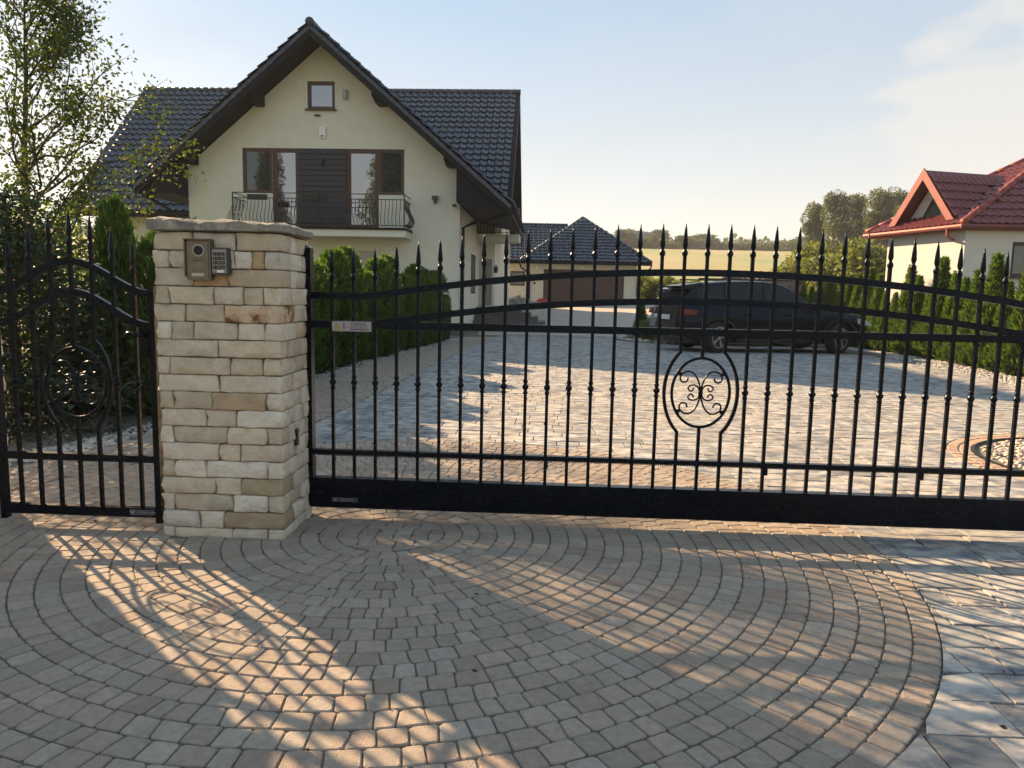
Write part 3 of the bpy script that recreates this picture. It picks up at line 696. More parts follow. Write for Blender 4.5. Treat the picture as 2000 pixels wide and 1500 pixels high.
# ------------------------------------------------------------------ roofs
def tile_mesh(w, h, amp, lift, m, name='roof_tile'):
    nx = 6; V = []; F = []; hh = h*1.12
    def prof(t): return amp*(math.sin(math.pi*min(1, t/.42)) if t < .42 else -.22*math.sin(math.pi*(t-.42)/.58))
    for yy, zz in ((0, lift), (hh, .004)):
        for k in range(nx+1): V.append((w*1.03*k/nx, yy, prof(k/nx)+zz+.02))
    for k in range(nx+1): V.append((w*1.03*k/nx, .004, prof(k/nx)+lift-.018))
    for k in range(nx): F += [(k, k+1, nx+1+k+1, nx+1+k), (k+1, k, 2*(nx+1)+k, 2*(nx+1)+k+1)]
    mb = MB().add(V, F); me = bpy.data.meshes.new(name); me.from_pydata(mb.v, [], mb.f); me.polygons.foreach_set('use_smooth', [True]*nx*2)
    bm = bmesh.new(); bm.from_mesh(me)
    for e in bm.edges:
        if len(e.link_faces) == 2 and e.calc_face_angle(0) > R(35): e.smooth = False
    bm.to_mesh(me); bm.free()
    me.materials.append(M[m]); return me
def tiles(parent, me, O, ux, us, A, B, w, h, inside, limit=0, key=None, name='roof_tile'):
    O, ux, us = Vector(O), Vector(ux).normalized(), Vector(us).normalized(); nn = ux.cross(us)
    T = []
    for j in range(int(B/h)):
        for i in range(int(A/w)):
            a, b = i*w, j*h
            if inside(a+w/2, b+h/2): T.append((a, b))
    if key: T.sort(key=lambda t: key(O+ux*t[0]+us*t[1]))
    base = np.array([v.co[:] for v in me.vertices]); fs = [tuple(p.vertices) for p in me.polygons]
    rest = MB()
    for k, (a, b) in enumerate(T):
        p = O+ux*a+us*b; jit = rnd.uniform(-.004, .004)
        if k < limit:
            o = link(name, me, None, parent)
            o.matrix_local = Matrix(((ux.x, us.x, nn.x, p.x), (ux.y, us.y, nn.y, p.y), (ux.z, us.z, nn.z, p.z+jit), (0, 0, 0, 1)))
        else:
            q = base[:, :1]*np.array(ux)+base[:, 1:2]*np.array(us)+base[:, 2:]*np.array(nn)+np.array(p)
            rest.add(q.tolist(), fs)
    if rest.v:
        o = rest.build(name+'_rows', me.materials[0], parent, smooth=True, flip=False); tag(o, kind='stuff')
        smooth_angle(o, 35)
def ridge_caps(mb, a, b, r=.11, step=.36):
    a, b = Vector(a), Vector(b); n = max(1, int((b-a).length/step))
    for k in range(n):
        p, q = a+(b-a)*(k/n), a+(b-a)*((k+1.06)/n); mb.tube([p, q], [r*1.06, r*.94], 10)
def clip(poly, a, b, c):                      # keep a*x+b*z <= c
    o = []
    for i in range(len(poly)):
        p, q = poly[i-1], poly[i]; dp, dq = a*p[0]+b*p[1]-c, a*q[0]+b*q[1]-c
        if (dp <= 0) != (dq <= 0): t = dp/(dp-dq); o.append((p[0]+(q[0]-p[0])*t, p[1]+(q[1]-p[1])*t))
        if dq <= 0: o.append(q)
    return o
def wall_front(mb, x0, x1, z0, z1, y, holes, depth, planes=()):
    X = sorted({x0, x1, *[h[0] for h in holes], *[h[1] for h in holes]}); Z = sorted({z0, z1, *[h[2] for h in holes], *[h[3] for h in holes]})
    for i in range(len(X)-1):
        for j in range(len(Z)-1):
            cx, cz = (X[i]+X[i+1])/2, (Z[j]+Z[j+1])/2
            if any(h[0] < cx < h[1] and h[2] < cz < h[3] for h in holes): continue
            P = [(X[i], Z[j]), (X[i+1], Z[j]), (X[i+1], Z[j+1]), (X[i], Z[j+1])]
            for pl in planes:
                P = clip(P, *pl)
                if len(P) < 3: break
            if len(P) >= 3: mb.add([(p[0], y, p[1]) for p in P], [tuple(range(len(P)))])
    for a, b, c, d in holes:
        for q in (((a, c), (b, c)), ((b, c), (b, d)), ((b, d), (a, d)), ((a, d), (a, c))):
            mb.add([(q[0][0], y, q[0][1]), (q[1][0], y, q[1][1]), (q[1][0], y+depth, q[1][1]), (q[0][0], y+depth, q[0][1])], [(0, 1, 2, 3)])
def frame_mb(x0, x1, z0, z1, y, t, d):
    return MB().box(x0, x1, y, y+d, z0, z0+t).box(x0, x1, y, y+d, z1-t, z1).box(x0, x0+t, y, y+d, z0+t, z1-t).box(x1-t, x1, y, y+d, z0+t, z1-t)
def window(parent, x0, x1, z0, z1, y, m='brown', glass='glass', t=.07, name='window', sill=None):
    f = frame_mb(x0, x1, z0, z1, y, t, .07).build(name, m, parent)
    frame_mb(x0+t+.002, x1-t-.002, z0+t+.002, z1-t-.002, y+.012, .035, .05).build('sash', m, f)
    MB().box(x0+t+.02, x1-t-.02, y+.034, y+.040, z0+t+.02, z1-t-.02).build('pane', glass, f)
    if sill: MB().box(x0-.06, x1+.06, y-.16, y-.001, z0-.045, z0-.002).build('sill', sill, f)
    return f
TILE = tile_mesh(.335, .42, .06, .062, 'tile')
# ------------------------------------------------------------------ the big house
HO = (-1.72, 24.56, -.14)
HS = empty('house', HO, YAW, 'cream rendered house with steep black tiled gable and front balcony', 'house', None)
XC_, ZA, TG = -4.64, 9.56, .85
XL, XR, XWL, XWR = -10.37, 1.62, -9.14, -.10
def zr(x): return ZA-TG*abs(x-XC_)
holes = [(-5.10, -4.20, 7.30, 8.18), (-7.30, -6.30, 4.62, 6.07), (-6.30, -5.42, 3.50, 6.07), (-3.83, -2.77, 3.50, 6.07), (-2.77, -1.93, 4.62, 6.07), (-4.00, -2.86, 1.2, 2.80)]
wl = MB()
wall_front(wl, XWL, XWR, -.1, 9.6, 0, holes, .16, [(TG, 1, ZA-.27+TG*XC_), (-TG, 1, ZA-.27-TG*XC_)])
def side_wall(mb, x, y0, y1, z0, z1): mb.add([(x, y0, z0), (x, y1, z0), (x, y1, z1), (x, y0, z1)], [(0, 1, 2, 3)])
side_wall(wl, XWL, 0, 7.0, -.1, zr(XWL)-.27); side_wall(wl, XWR, 0, 7.0, -.1, zr(XWR)-.27)
wl.build('wall', 'plaster', HS, flip=False)
mw = MB(); GX0, GX1, GYF, GYB, RY, RZ, MT = -16.6, .55, 7.0, 18.2, 12.6, 11.14, .99
def zm(y): return RZ-MT*abs(y-RY)
for xa, xb in ((GX0, XWL), (XWR, GX1)): mw.add([(xa, GYF, -.1), (xb, GYF, -.1), (xb, GYF, zm(GYF)-.2), (xa, GYF, zm(GYF)-.2)], [(0, 1, 2, 3)])
mw.add([(GX0, GYB, -.1), (GX1, GYB, -.1), (GX1, GYB, zm(GYB)-.2), (GX0, GYB, zm(GYB)-.2)], [(0, 1, 2, 3)])
for x in (GX0, GX1): mw.add([(x, GYF, -.1), (x, GYB, -.1), (x, GYB, zm(GYB)-.2), (x, RY, RZ-.2), (x, GYF, zm(GYF)-.2)], [(0, 1, 2, 3, 4)])
mw.build('main_wall', 'plaster', HS, flip=False)
pl = MB(); pl.box(XWL-.012, XWR+.012, -.012, .02, -.12, .30); pl.box(XWR-.02, XWR+.012, .021, 6.99, -.12, .30); pl.build('plinth', 'steps', HS)
# roof shells: wing and main block
rf = MB()
for xe in (XL, XR):
    rf.prism([(XC_, ZA), (xe, zr(xe)), (xe, zr(xe)-.24), (XC_, ZA-.24)], 'y', -1.04, 11.0)
wing_roof = rf.build('roof', 'darkwood', HS)
MX0, MX1, EYF, EYB = -17.4, 1.2, 6.0, 19.2
rf = MB()
for ye in (EYF, EYB): rf.prism([(RY, RZ), (ye, zm(ye)), (ye, zm(ye)-.24), (RY, RZ-.24)], 'x', MX0, MX1)
main_roof = rf.build('roof', 'darkwood', HS)
# barge boards and purlin ends
for xe in (XL, XR):
    MB().prism([(XC_, ZA+.04), (xe, zr(xe)+.04), (xe, zr(xe)-.36), (XC_, ZA-.36)], 'y', -1.10, -1.043).build('barge_board', 'darkwood', wing_roof)
    MB().prism([(XC_, ZA+.0), (xe, zr(xe)+.0), (xe, zr(xe)-.14), (XC_, ZA-.14)], 'y', -1.128, -1.102).build('verge_trim', 'tile', wing_roof)
for ye in (EYF, EYB):
    for x in (MX0, MX1): MB().prism([(RY, RZ+.05), (ye, zm(ye)+.05), (ye, zm(ye)-.38), (RY, RZ-.38)], 'x', x-.03 if x < 0 else x+.001, x-.001 if x < 0 else x+.03).build('barge_board', 'darkwood', main_roof)
for x, z in ((-6.65, 7.42), (-2.62, 7.45), (-8.90, 5.55), (-.36, 5.55)):
    MB().prism([(-1.03, z+.05), (-1.03, z+.30), (0, z+.30), (0, z-.06), (-.55, z-.06)], 'x', x-.14, x+.14).build('purlin_end', 'darkwood', wing_roof)
# tiles
th = math.atan(MT); us_f = (0, math.cos(th), math.sin(th)); LS = (RY-EYF)/math.cos(th)
def main_in(a, b):
    x = MX0+a; y = EYF+b*math.cos(th); return zr(x) < zm(y)+.10 or x < XL or x > XR
hc = Vector((1.72, -24.56, 1.3))
tiles(main_roof, TILE, (MX0, EYF-.04, zm(EYF)), (1, 0, 0), us_f, MX1-MX0+.02, LS+.2, .335, .42, main_in, 300, key=lambda p: (p-hc).length)
tw = math.atan(TG)
for xe, sgn in ((XL, 1), (XR, -1)):
    L_ = abs(XC_-xe)/math.cos(tw)
    if sgn > 0: tiles(wing_roof, TILE, (xe-.03, -1.17+36*.335, zr(xe)), (0, -1, 0), (math.cos(tw), 0, math.sin(tw)), 36*.335+.01, L_+.15, .335, .42, lambda a, b: True)
    else: tiles(wing_roof, TILE, (xe+.03, -1.17, zr(xe)), (0, 1, 0), (-math.cos(tw), 0, math.sin(tw)), 12.15, L_+.15, .335, .42, lambda a, b: True)
rc = MB(); ridge_caps(rc, (XC_, -1.15, ZA+.06), (XC_, 10.9, ZA+.06), .13); rc.build('ridge_caps', 'tile', wing_roof, smooth=True)
rc = MB(); ridge_caps(rc, (MX0-.03, RY, RZ+.06), (MX1+.03, RY, RZ+.06), .13); rc.build('ridge_caps', 'tile', main_roof, smooth=True)
vp = MB(); vp.lathe([(.06, 0), (.06, .22), (.10, .24), (.10, .30), (.02, .36)], 10, (-10.9, RY-.15, RZ-.02)); vp.build('vent_pipe', 'darkwood', main_roof)
# little dormer left of the wing
dm = MB(); dx, dy, dz = -12.0, 8.9, 7.55
dm.prism([(dx-.75, dz), (dx+.75, dz), (dx, dz+1.15)], 'y', dy, dy+2.2); d_ = dm.build('dormer', 'darkwood', HS)
for s in (-1, 1): MB().prism([(dx, dz+1.27), (dx+s*1.0, dz-.26), (dx+s*1.0, dz-.36), (dx, dz+1.17)], 'y', dy-.3, dy+2.3).build('dormer_roof', 'tile', d_)
MB().prism([(dx-.14, dz+1.0), (dx+.14, dz+1.0), (dx+.05, dz+1.33), (dx-.05, dz+1.33)], 'y', dy-.34, dy-.305).build('finial_board', 'white', d_)
# windows, doors, cladding
window(HS, -5.10, -4.20, 7.30, 8.18, .05, sill='brown')
w1 = window(HS, -7.30, -6.302, 4.62, 6.07, .05, glass='glassdark'); window(HS, -6.298, -5.42, 3.52, 6.07, .05, name='balcony_door', t=.09)
window(HS, -3.83, -2.772, 3.52, 6.07, .05, name='balcony_door', t=.09); window(HS, -2.768, -1.93, 4.62, 6.07, .05, glass='glassdark')
cl = MB().box(-5.42, -3.83, -.004, .03, 3.50, 6.07).build('cladding', 'darkwood', HS)
for k in range(15):
    z = 3.51+k*.1705; b_ = MB().prism([(-.035-.012*(k % 3), z), (-.03, z+.155), (-.005, z+.155), (-.005, z)], 'x', -5.415, -3.835); b_.build('slat', 'slat', cl)
MB().lathe([(.045, 0), (.06, .05), (.06, .16), (.03, .2)], 8, (-4.62, -.1, 5.55)).build('wall_lamp', 'black', HS)
fr = frame_mb(-4.10, -2.76, 1.12, 2.92, -.03, .09, .03).build('window_surround', 'plaster', HS)
ws_ = MB().box(-4.00, -2.86, .04, .07, 1.2, 2.80).build('roller_shutter', 'shutter', HS)
for k in range(12): MB().box(-3.98, -2.88, .032, .0395, 1.22+k*.13, 1.33+k*.13).build('shutter_slat', 'shutter', ws_)
MB().box(-4.03, -3.97, .0, .032, 1.2, 2.80).build('shutter_rail', 'black', ws_)
# front balcony
bs = MB().box(-7.24, -1.68, -1.08, -.002, 3.19, 3.40).build('balcony', 'plaster', HS)
MB().box(-7.28, -1.64, -1.13, -.003, 3.402, 3.47).build('balcony_edge', 'darkwood', bs)
rl = MB()
rail_pts = [(-7.20, -.02), (-7.20, -1.06), (-1.72, -1.06), (-1.72, -.02)]
for (xa, ya), (xb, yb) in zip(rail_pts, rail_pts[1:]):
    for z in (4.50, 4.34, 3.54): rl.bar((xa, ya, z), (xb, yb, z), .03, .025)
for x, y in ((-7.2, -1.06), (-1.72, -1.06), (-4.46, -1.06)): rl.bar((x, y, 3.47), (x, y, 4.52), .035)
br = rl.build('balcony_rail', 'iron', bs)
def belly(x, y, ox, oy):
    P = [(0, 4.34), (.0, 4.15), (.05, 4.0), (.15, 3.82), (.17, 3.70), (.10, 3.58), (0, 3.54)]
    return MB().tube([(x+ox*d, y+oy*d, z) for d, z in P], .011, 5)
for k in range(1, 46): belly(-7.2+5.48*k/46, -1.06, 0, -1).build('baluster', 'iron', br)
for k in range(0, 8):
    for x, s in ((-7.2, -1), (-1.72, 1)): belly(x, -1.06+1.0*k/8, s, 0).build('baluster', 'iron', br)
for x0_, x1_ in ((-6.75, -6.15), (-5.0, -4.2)):
    MB().box(x0_, x1_, -1.02, -.86, 4.30, 4.46).build('flower_box', 'black', br)
MB().prism([(XWL-.002, 4.45), (XL+.06, zr(XL)-.26), (XL+.06, zr(XL)-.20), (XWL-.002, zr(XWL)-.20)], 'y', -.96, 6.9).build('boxed_eave', 'darkwood', wing_roof)
MB().prism([(XWR+.002, 4.32), (XR-.06, zr(XR)-.28), (XR-.06, zr(XR)-.20), (XWR+.002, zr(XWR)-.20)], 'y', -.96, 5.6).build('boxed_eave', 'darkwood', wing_roof)
# small fittings on the facade
f_ = MB().box(-4.72, -4.50, -.07, -.001, 6.40, 6.76).build('alarm_siren', 'white', HS); MB().box(-4.66, -4.56, -.078, -.0705, 6.43, 6.48).build('siren_lamp', 'redplastic', f_)
MB().box(-3.91, -3.79, -.12, -.001, 7.62, 7.90).build('motion_lamp', 'grey', HS)
MB().box(-4.86, -4.68, -.06, -.001, 7.08, 7.13).build('vent_grille', 'black', HS)
fl = MB().box(-1.00, -.80, -.14, -.03, 4.48, 4.60).build('floodlight', 'darkgrey', HS); MB().box(-.93, -.87, -.10, -.001, 4.36, 4.479).build('bracket', 'black', fl)
cm = MB().box(-.32, -.20, -.20, -.05, 4.26, 4.34).build('security_camera', 'black', HS); MB().bar((-.26, -.049, 4.30), (-.26, 0, 4.30), .03).build('bracket', 'black', cm)
cm = MB().box(.06, .34, -.14, -.04, 4.26, 4.36).build('security_camera', 'black', HS); MB().bar((-.11, -.09, 4.34), (.059, -.09, 4.34), .03).build('bracket', 'black', cm)
# gutters, downspout, snow guard
gt = MB(); ge = zr(XR)-.02
gt.add([(XR+.10+.075*math.cos(a), y, ge+.075*math.sin(a)) for y in (-1.1, 6.4) for a in [math.pi+math.pi*k/8 for k in range(9)]], [(k, k+1, 10+k, 9+k) for k in range(8)])
go = gt.build('gutter', 'darkwood', HS)
MB().tube([(XR+.08, -.75, ge-.07), (XR+.02, -.75, ge-.20), (.35, -.2, ge-.48), (.03, -.09, ge-.62), (.03, -.09, .05)], .055, 8).build('downspout', 'darkwood', go, smooth=True)
gt = MB(); ge = zr(XL)-.02
gt.add([(XL-.10+.075*math.cos(a), y, ge+.075*math.sin(a)) for y in (-1.1, 5.2) for a in [math.pi+math.pi*k/8 for k in range(9)]], [(k, k+1, 10+k, 9+k) for k in range(8)])
go = gt.build('gutter', 'darkwood', HS)
MB().tube([(XL-.08, -.6, ge-.07), (XL, -.6, ge-.2), (XWL-.08, -.3, ge-.9), (XWL-.08, -.3, .1)], .055, 8).build('downspout', 'darkwood', go, smooth=True)
sg = MB()
for o_ in (.14, .22): sg.tube([(XR-.45, -.9, zr(XR-.45)+o_), (XR-.45, 5.5, zr(XR-.45)+o_)], .012, 5)
for y in np.arange(-.9, 5.6, .8): sg.bar((XR-.45, y, zr(XR-.45)), (XR-.45, y, zr(XR-.45)+.24), .025, .006)
sg.build('snow_guard', 'grey', wing_roof)
MB().tube([(GX0-.7, EYF-.07, zm(EYF)-.06), (XL-.3, EYF-.07, zm(EYF)-.06)], .07, 8).build('gutter', 'darkwood', HS)
# side wall slit window, entrance balcony, door, steps
sw = MB().box(XWR, XWR+.02, 3.4, 5.2, 1.40, 3.05).build('side_window', 'white', HS); MB().box(XWR+.0205, XWR+.03, 3.5, 5.1, 1.48, 2.97).build('pane', 'glassdark', sw)
b2 = MB().box(-.095, 1.62, 5.7, 6.998, 3.58, 3.88).build('entrance_balcony', 'plaster', HS)
r2 = MB()
for (xa, ya), (xb, yb) in (((-.06, 5.75), (1.57, 5.75)), ((1.57, 5.75), (1.57, 6.95))):
    for z in (3.95, 4.78, 4.92): r2.bar((xa, ya, z), (xb, yb, z), .03, .025)
for x, y in ((-.06, 5.75), (1.57, 5.75), (1.57, 6.95)): r2.bar((x, y, 3.88), (x, y, 4.93), .035)
r2o = r2.build('balcony_rail', 'iron', b2)
for k in range(1, 13): MB().bar((-.06+1.63*k/13, 5.75, 3.95), (-.06+1.63*k/13, 5.75, 4.78), .016).build('baluster', 'iron', r2o)
for k in range(1, 9): MB().bar((1.57, 5.75+1.2*k/9, 3.95), (1.57, 5.75+1.2*k/9, 4.78), .016).build('baluster', 'iron', r2o)
ed = frame_mb(.02, .50, .94, 3.0, 6.93, .05, .065).build('entrance_door', 'white', HS); MB().box(.075, .445, 6.95, 6.97, 1.0, 2.94).build('pane', 'glass', ed)
for x in (-.02,): MB().lathe([(.02, 0), (.07, .05), (.09, .22), (.04, .30), (.01, .36)], 8, (.62, 6.88, 2.35)).build('lantern', 'black', HS)
st = None
for k, (x1_, y0_) in enumerate(((1.75, 5.7), (2.15, 5.3), (2.45, 4.9), (2.75, 4.5))):
    MB().box(-.085, x1_, y0_, 6.99-.01*k, -.1-.01*k, .94-.165*k).build('step', 'steps', HS)

# ------------------------------------------------------------------ garage
GA = empty('garage', (0, 46, .9), 0, 'cream double garage with black hipped tile roof and brown door', 'garage')
gw = MB(); wall_front(gw, -9, 7.55, -.1, 2.55, 0, [(1.81, 6.80, -.1, 2.06), (-.24, .66, 1.0, 1.90)], .18)
side_wall(gw, 7.55, 0, 10, -.1, 2.55); gw.build('wall', 'plaster', GA, flip=False)
gd = MB().box(1.81, 6.80, .10, .14, -.1, 2.06).build('garage_door', 'door', GA)
for k in range(5): MB().box(1.83, 6.78, .088, .0995, -.06+k*.424, .352+k*.424).build('door_panel', 'door', gd)
window(GA, -.24, .66, 1.0, 1.90, .04, m='brown', glass='glassdark')
ez = 2.50; ap = (4.45, 3.6, 5.55); e0, e1 = (.42, -.65), (8.30, -.65)
rb = MB(); rb.add([(e0[0], e0[1], ez), (e1[0], e1[1], ez), ap, (ap[0], 11, ap[2]), (e1[0], 11, ez), (e0[0], 11, ez)], [(0, 1, 2), (1, 4, 3, 2), (0, 2, 3, 5)])
rb.add([(-9, -.35, ez), (3.4, -.35, ez), (3.4, 3.6, 5.02), (-9, 3.6, 5.02), (-9, 8, ez), (3.4, 8, ez)], [(0, 1, 2, 3), (3, 2, 5, 4)])
gr_ = rb.build('roof', 'tile', GA, flip=False)
MB().box(e0[0]-.05, e1[0]+.05, e0[1]-.10, e0[1]+.02, ez-.16, ez+.02).build('gutter', 'darkwood', GA)
MB().box(-9, e0[0]-.06, -.46, -.33, ez-.16, ez+.02).build('gutter', 'darkwood', GA)
MB().box(e0[0], e1[0], e0[1]+.03, .0, ez-.10, ez-.06).build('soffit', 'darkwood', GA)
GT = tile_mesh(.29, .36, .05, .055, 'tile')
d = Vector((0, ap[1]-e0[1], ap[2]-ez)); Lf = d.length
tiles(gr_, GT, (e0[0], e0[1]-.05, ez+.01), (1, 0, 0), d, e1[0]-e0[0], Lf, .29, .36, lambda a, b: b/Lf < min(a/(ap[0]-e0[0]), (e1[0]-e0[0]-a)/(e1[0]-ap[0]))+.02)
d2 = Vector((0, 3.95, 5.02-ez)); L2 = d2.length
def inl(a, b):
    x = -9+a; t = b/L2; zz = ez+t*(5.02-ez); return x < e0[0]+ (zz-ez)/(ap[2]-ez)*(ap[0]-e0[0])+.1
tiles(gr_, GT, (-9, -.40, ez+.01), (1, 0, 0), d2, 12.5, L2+.1, .29, .36, inl)
for p_, q_ in (((e0[0], e0[1], ez+.04), ap), ((e1[0], e1[1], ez+.04), ap), (ap, (ap[0], 11, ap[2])), ((-9, 3.6, 5.06), (3.45, 3.6, 5.06))):
    rc = MB(); ridge_caps(rc, p_, q_, .12); rc.build('ridge_caps', 'tile', gr_, smooth=True)
for pts in ([(e1[0]+.02, e0[1]-.05, ez-.15), (e1[0]-.05, e0[1], ez-.35), (7.62, -.08, ez-.75), (7.62, -.08, 0)], [(e0[0]-.1, e0[1], ez-.15), (e0[0], e0[1]+.2, ez-.4), (.95, -.08, ez-.75), (.95, -.08, 0)]):
    MB().tube(pts, .05, 7).build('downspout', 'darkwood', GA)
MB().box(1.30, 1.50, -.10, -.001, 2.0, 2.24).build('wall_light', 'white', GA); MB().box(4.1, 4.28, -.12, -.001, 2.14, 2.32).build('wall_light', 'white', GA); MB().box(1.2, 1.32, -.05, -.001, 1.12, 1.26).build('socket_box', 'darkgrey', GA)

# ------------------------------------------------------------------ red roofed house
RH = empty('neighbour_house', (13.56, 22.6, 0), YAW, 'pale house with bright red hipped metal tile roof and dormer', 'house')
EY = Vector((-.288, .9576, 0)); EX = Vector((.9576, .288, 0)); LE = 4.09                   # the left wing wall meets the front at an open angle
rw = MB(); wall_front(rw, 0, 12, .0, 3.66, 0, [(1.4, 3.6, 2.16, 3.2)], .18); side_wall(rw, 12, 0, 5.8, 0, 3.66); W1 = EY*3.2
rw.add([(0, 0, 0), (W1.x, W1.y, 0), (W1.x, W1.y, 3.66), (0, 0, 3.66)], [(0, 1, 2, 3)])
rw.add([(W1.x, W1.y, 0), (12, 5.8, 0), (12, 5.8, 3.66), (W1.x, W1.y, 3.66)], [(0, 1, 2, 3)]); rw.build('wall', 'plaster_pale', RH, flip=False)
window(RH, 1.4, 3.6, 2.16, 3.2, .05, m='black', glass='glassdark', sill='black')
o_ = .22; ezr = 3.68; a0, a1, b0, b1 = -o_, 12+o_, -o_, 5.8+o_; RA = (4.75, 3.3, 6.75); RB = (9.0, 3.3, 6.75)
E0 = Vector((a0, b0, ezr)); E1 = E0+EY*LE
def FP(p, q, z): v_ = E0+EX*p+EY*q; return (v_.x, v_.y, z)
rb = MB(); rb.add([tuple(E0), (a1, b0, ezr), (a1, b1, ezr), tuple(E1), RA, RB], [(0, 1, 5, 4), (1, 2, 5), (2, 3, 4, 5), (3, 0, 4)]); rr_ = rb.build('roof', 'redtile', RH, flip=False)
MB().prism([(a0, b0), (a1, b0), (a1, b1), (E1.x, E1.y)], 'z', ezr-.16, ezr-.02).build('soffit', 'redtrim', RH)
gt = MB(); gt.tube([FP(-.06, -.05, ezr-.06), FP(-.06, LE+.05, ezr-.06)], .07, 8); gt.build('gutter', 'redtrim', RH)
gt = MB(); gt.tube([(a0-.1, b0-.06, ezr-.06), (a1, b0-.06, ezr-.06)], .07, 8); gt.build('gutter', 'redtile', RH)
MB().tube([FP(-.06, .5, ezr-.1), FP(-.06, .5, ezr-.3), FP(.25, .6, ezr-.42)], .045, 7).build('downspout', 'redtrim', RH)
RT = tile_mesh(.235, .37, .035, .045, 'redtile')
d = Vector((0, RA[1]-b0, RA[2]-ezr)); Lf = d.length; LA = a1-a0
def infr(a, b):
    t = b/Lf; return a > t*(RA[0]-a0)-.05 and a < LA-t*(a1-RB[0])+.05
rhc = Vector((-13.56, -22.6, 1.3))
tiles(rr_, RT, (a0, b0-.03, ezr), (1, 0, 0), d, LA, Lf, .235, .37, infr, 300, key=lambda p: (p-rhc).length)
d = Vector(RA)-E0; d = d-EY*d.dot(EY); Ll = d.length; t_ra = (Vector(RA)-E1).dot(-EY)
tiles(rr_, RT, tuple(E1-EX*.03), tuple(-EY), tuple(d), LE, Ll, .235, .37, lambda a, b: t_ra*b/Ll-.05 < a < LE-(LE-t_ra)*b/Ll+.05)
for p, q in (((a0, b0, ezr), RA), (tuple(E1), RA), (RA, RB)):
    rc = MB(); ridge_caps(rc, Vector(p)+Vector((0, 0, .05)), Vector(q)+Vector((0, 0, .05)), .11, .45); rc.build('ridge_caps', 'redtrim', rr_, smooth=True)
MB().lathe([(.10, -.3), (.10, .25), (.06, .30), (.09, .42), (.02, .6)], 8, (RA[0], RA[1], RA[2])).build('roof_finial', 'redtrim', rr_)
# dormer on the left slope, gable facing out over the eave
qc, hw, gp, zb_, zp = 1.9, 1.3, .36, 3.98, 5.55
rise = (RA[2]-ezr)/(Vector(RA)-E0).dot(EX); pb = (zp-ezr)/rise; pe = (zb_-.12-ezr)/rise
dm = MB(); dm.add([FP(gp+.30, qc-hw*.8, zb_), FP(gp+.30, qc+hw*.8, zb_), FP(gp+.30, qc, zp-.28)], [(0, 1, 2)]); dmo = dm.build('dormer', 'plaster_pale', RH, flip=False)
for s_ in (-1, 1):
    q = MB(); q.add([FP(gp-.15, qc, zp), FP(pb, qc, zp), FP(pe+.3, qc+s_*hw, zb_-.05), FP(gp-.15, qc+s_*hw, zb_-.05), FP(gp-.15, qc, zp-.12), FP(pb, qc, zp-.12), FP(pe+.3, qc+s_*hw, zb_-.17), FP(gp-.15, qc+s_*hw, zb_-.17)],
             [(0, 1, 2, 3), (7, 6, 5, 4), (0, 3, 7, 4), (3, 2, 6, 7), (1, 0, 4, 5), (2, 1, 5, 6)])
    ro = q.build('dormer_roof', 'redtile', dmo)
    if s_ < 0:
        dd = EY*hw+Vector((0, 0, zp-zb_+.05)); tiles(ro, RT, FP(gp-.15, qc-hw, zb_-.03), tuple(EX), tuple(dd), pb-gp+.1, dd.length+.05, .235, .37, lambda a, b: a < (pe+.3-gp+.15)+(b/dd.length)*(pb-pe-.3))
    bb = MB(); bb.add([FP(gp+o2, *t_) for o2 in (-.20, -.15) for t_ in ((qc, zp+.06), (qc+s_*(hw+.06), zb_-.10), (qc+s_*(hw-.22), zb_-.10), (qc, zp-.30))],
              [(0, 1, 2, 3), (7, 6, 5, 4), (0, 4, 5, 1), (1, 5, 6, 2), (2, 6, 7, 3)]); bb.build('barge_board', 'redtrim', dmo)
MB().add([FP(gp+.28, qc-.42, zb_+.12), FP(gp+.28, qc+.42, zb_+.12), FP(gp+.28, qc, zb_+.75)], [(0, 1, 2)]).build('window', 'glassdark', dmo, flip=False)

# ------------------------------------------------------------------ vegetation
def unit(a): return a/np.maximum(np.linalg.norm(a, axis=1, keepdims=True), 1e-9)
def leaf_mesh(name, P, D, L, W, tint, m, rs, up_bias=0.):
    N = len(P); D = unit(D); r = rs.normal(size=(N, 3)); r[:, 2] *= (1-up_bias); S = unit(np.cross(D, r))
    nn = np.cross(D, S); L = np.broadcast_to(L, (N,))[:, None]; W = np.broadcast_to(W, (N,))[:, None]
    V = np.stack([P, P+D*L*.5+S*W*.5+nn*W*.12, P+D*L-nn*L*.08, P+D*L*.5-S*W*.5+nn*W*.12], 1).reshape(-1, 3)
    me = bpy.data.meshes.new(name); me.vertices.add(4*N); me.vertices.foreach_set('co', V.astype(np.float32).ravel())
    me.loops.add(4*N); me.loops.foreach_set('vertex_index', np.arange(4*N, dtype=np.int32))
    me.polygons.add(N); me.polygons.foreach_set('loop_start', np.arange(0, 4*N, 4, dtype=np.int32)); me.polygons.foreach_set('loop_total', np.full(N, 4, dtype=np.int32))
    me.update(calc_edges=True)
    at = me.attributes.new('tint', 'FLOAT_COLOR', 'POINT')
    T = np.ones((N, 4), dtype=np.float32); T[:, :3] = tint; at.data.foreach_set('color', np.repeat(T, 4, 0).ravel())
    me.materials.append(M[m]); return me
def tints(rs, n, lo=.6, hi=1.35, warm=.18):
    b = rs.uniform(lo, hi, n); w_ = rs.uniform(-warm, warm, n); return np.stack([b*(1+w_), b, b*(1-w_*.6)], 1)
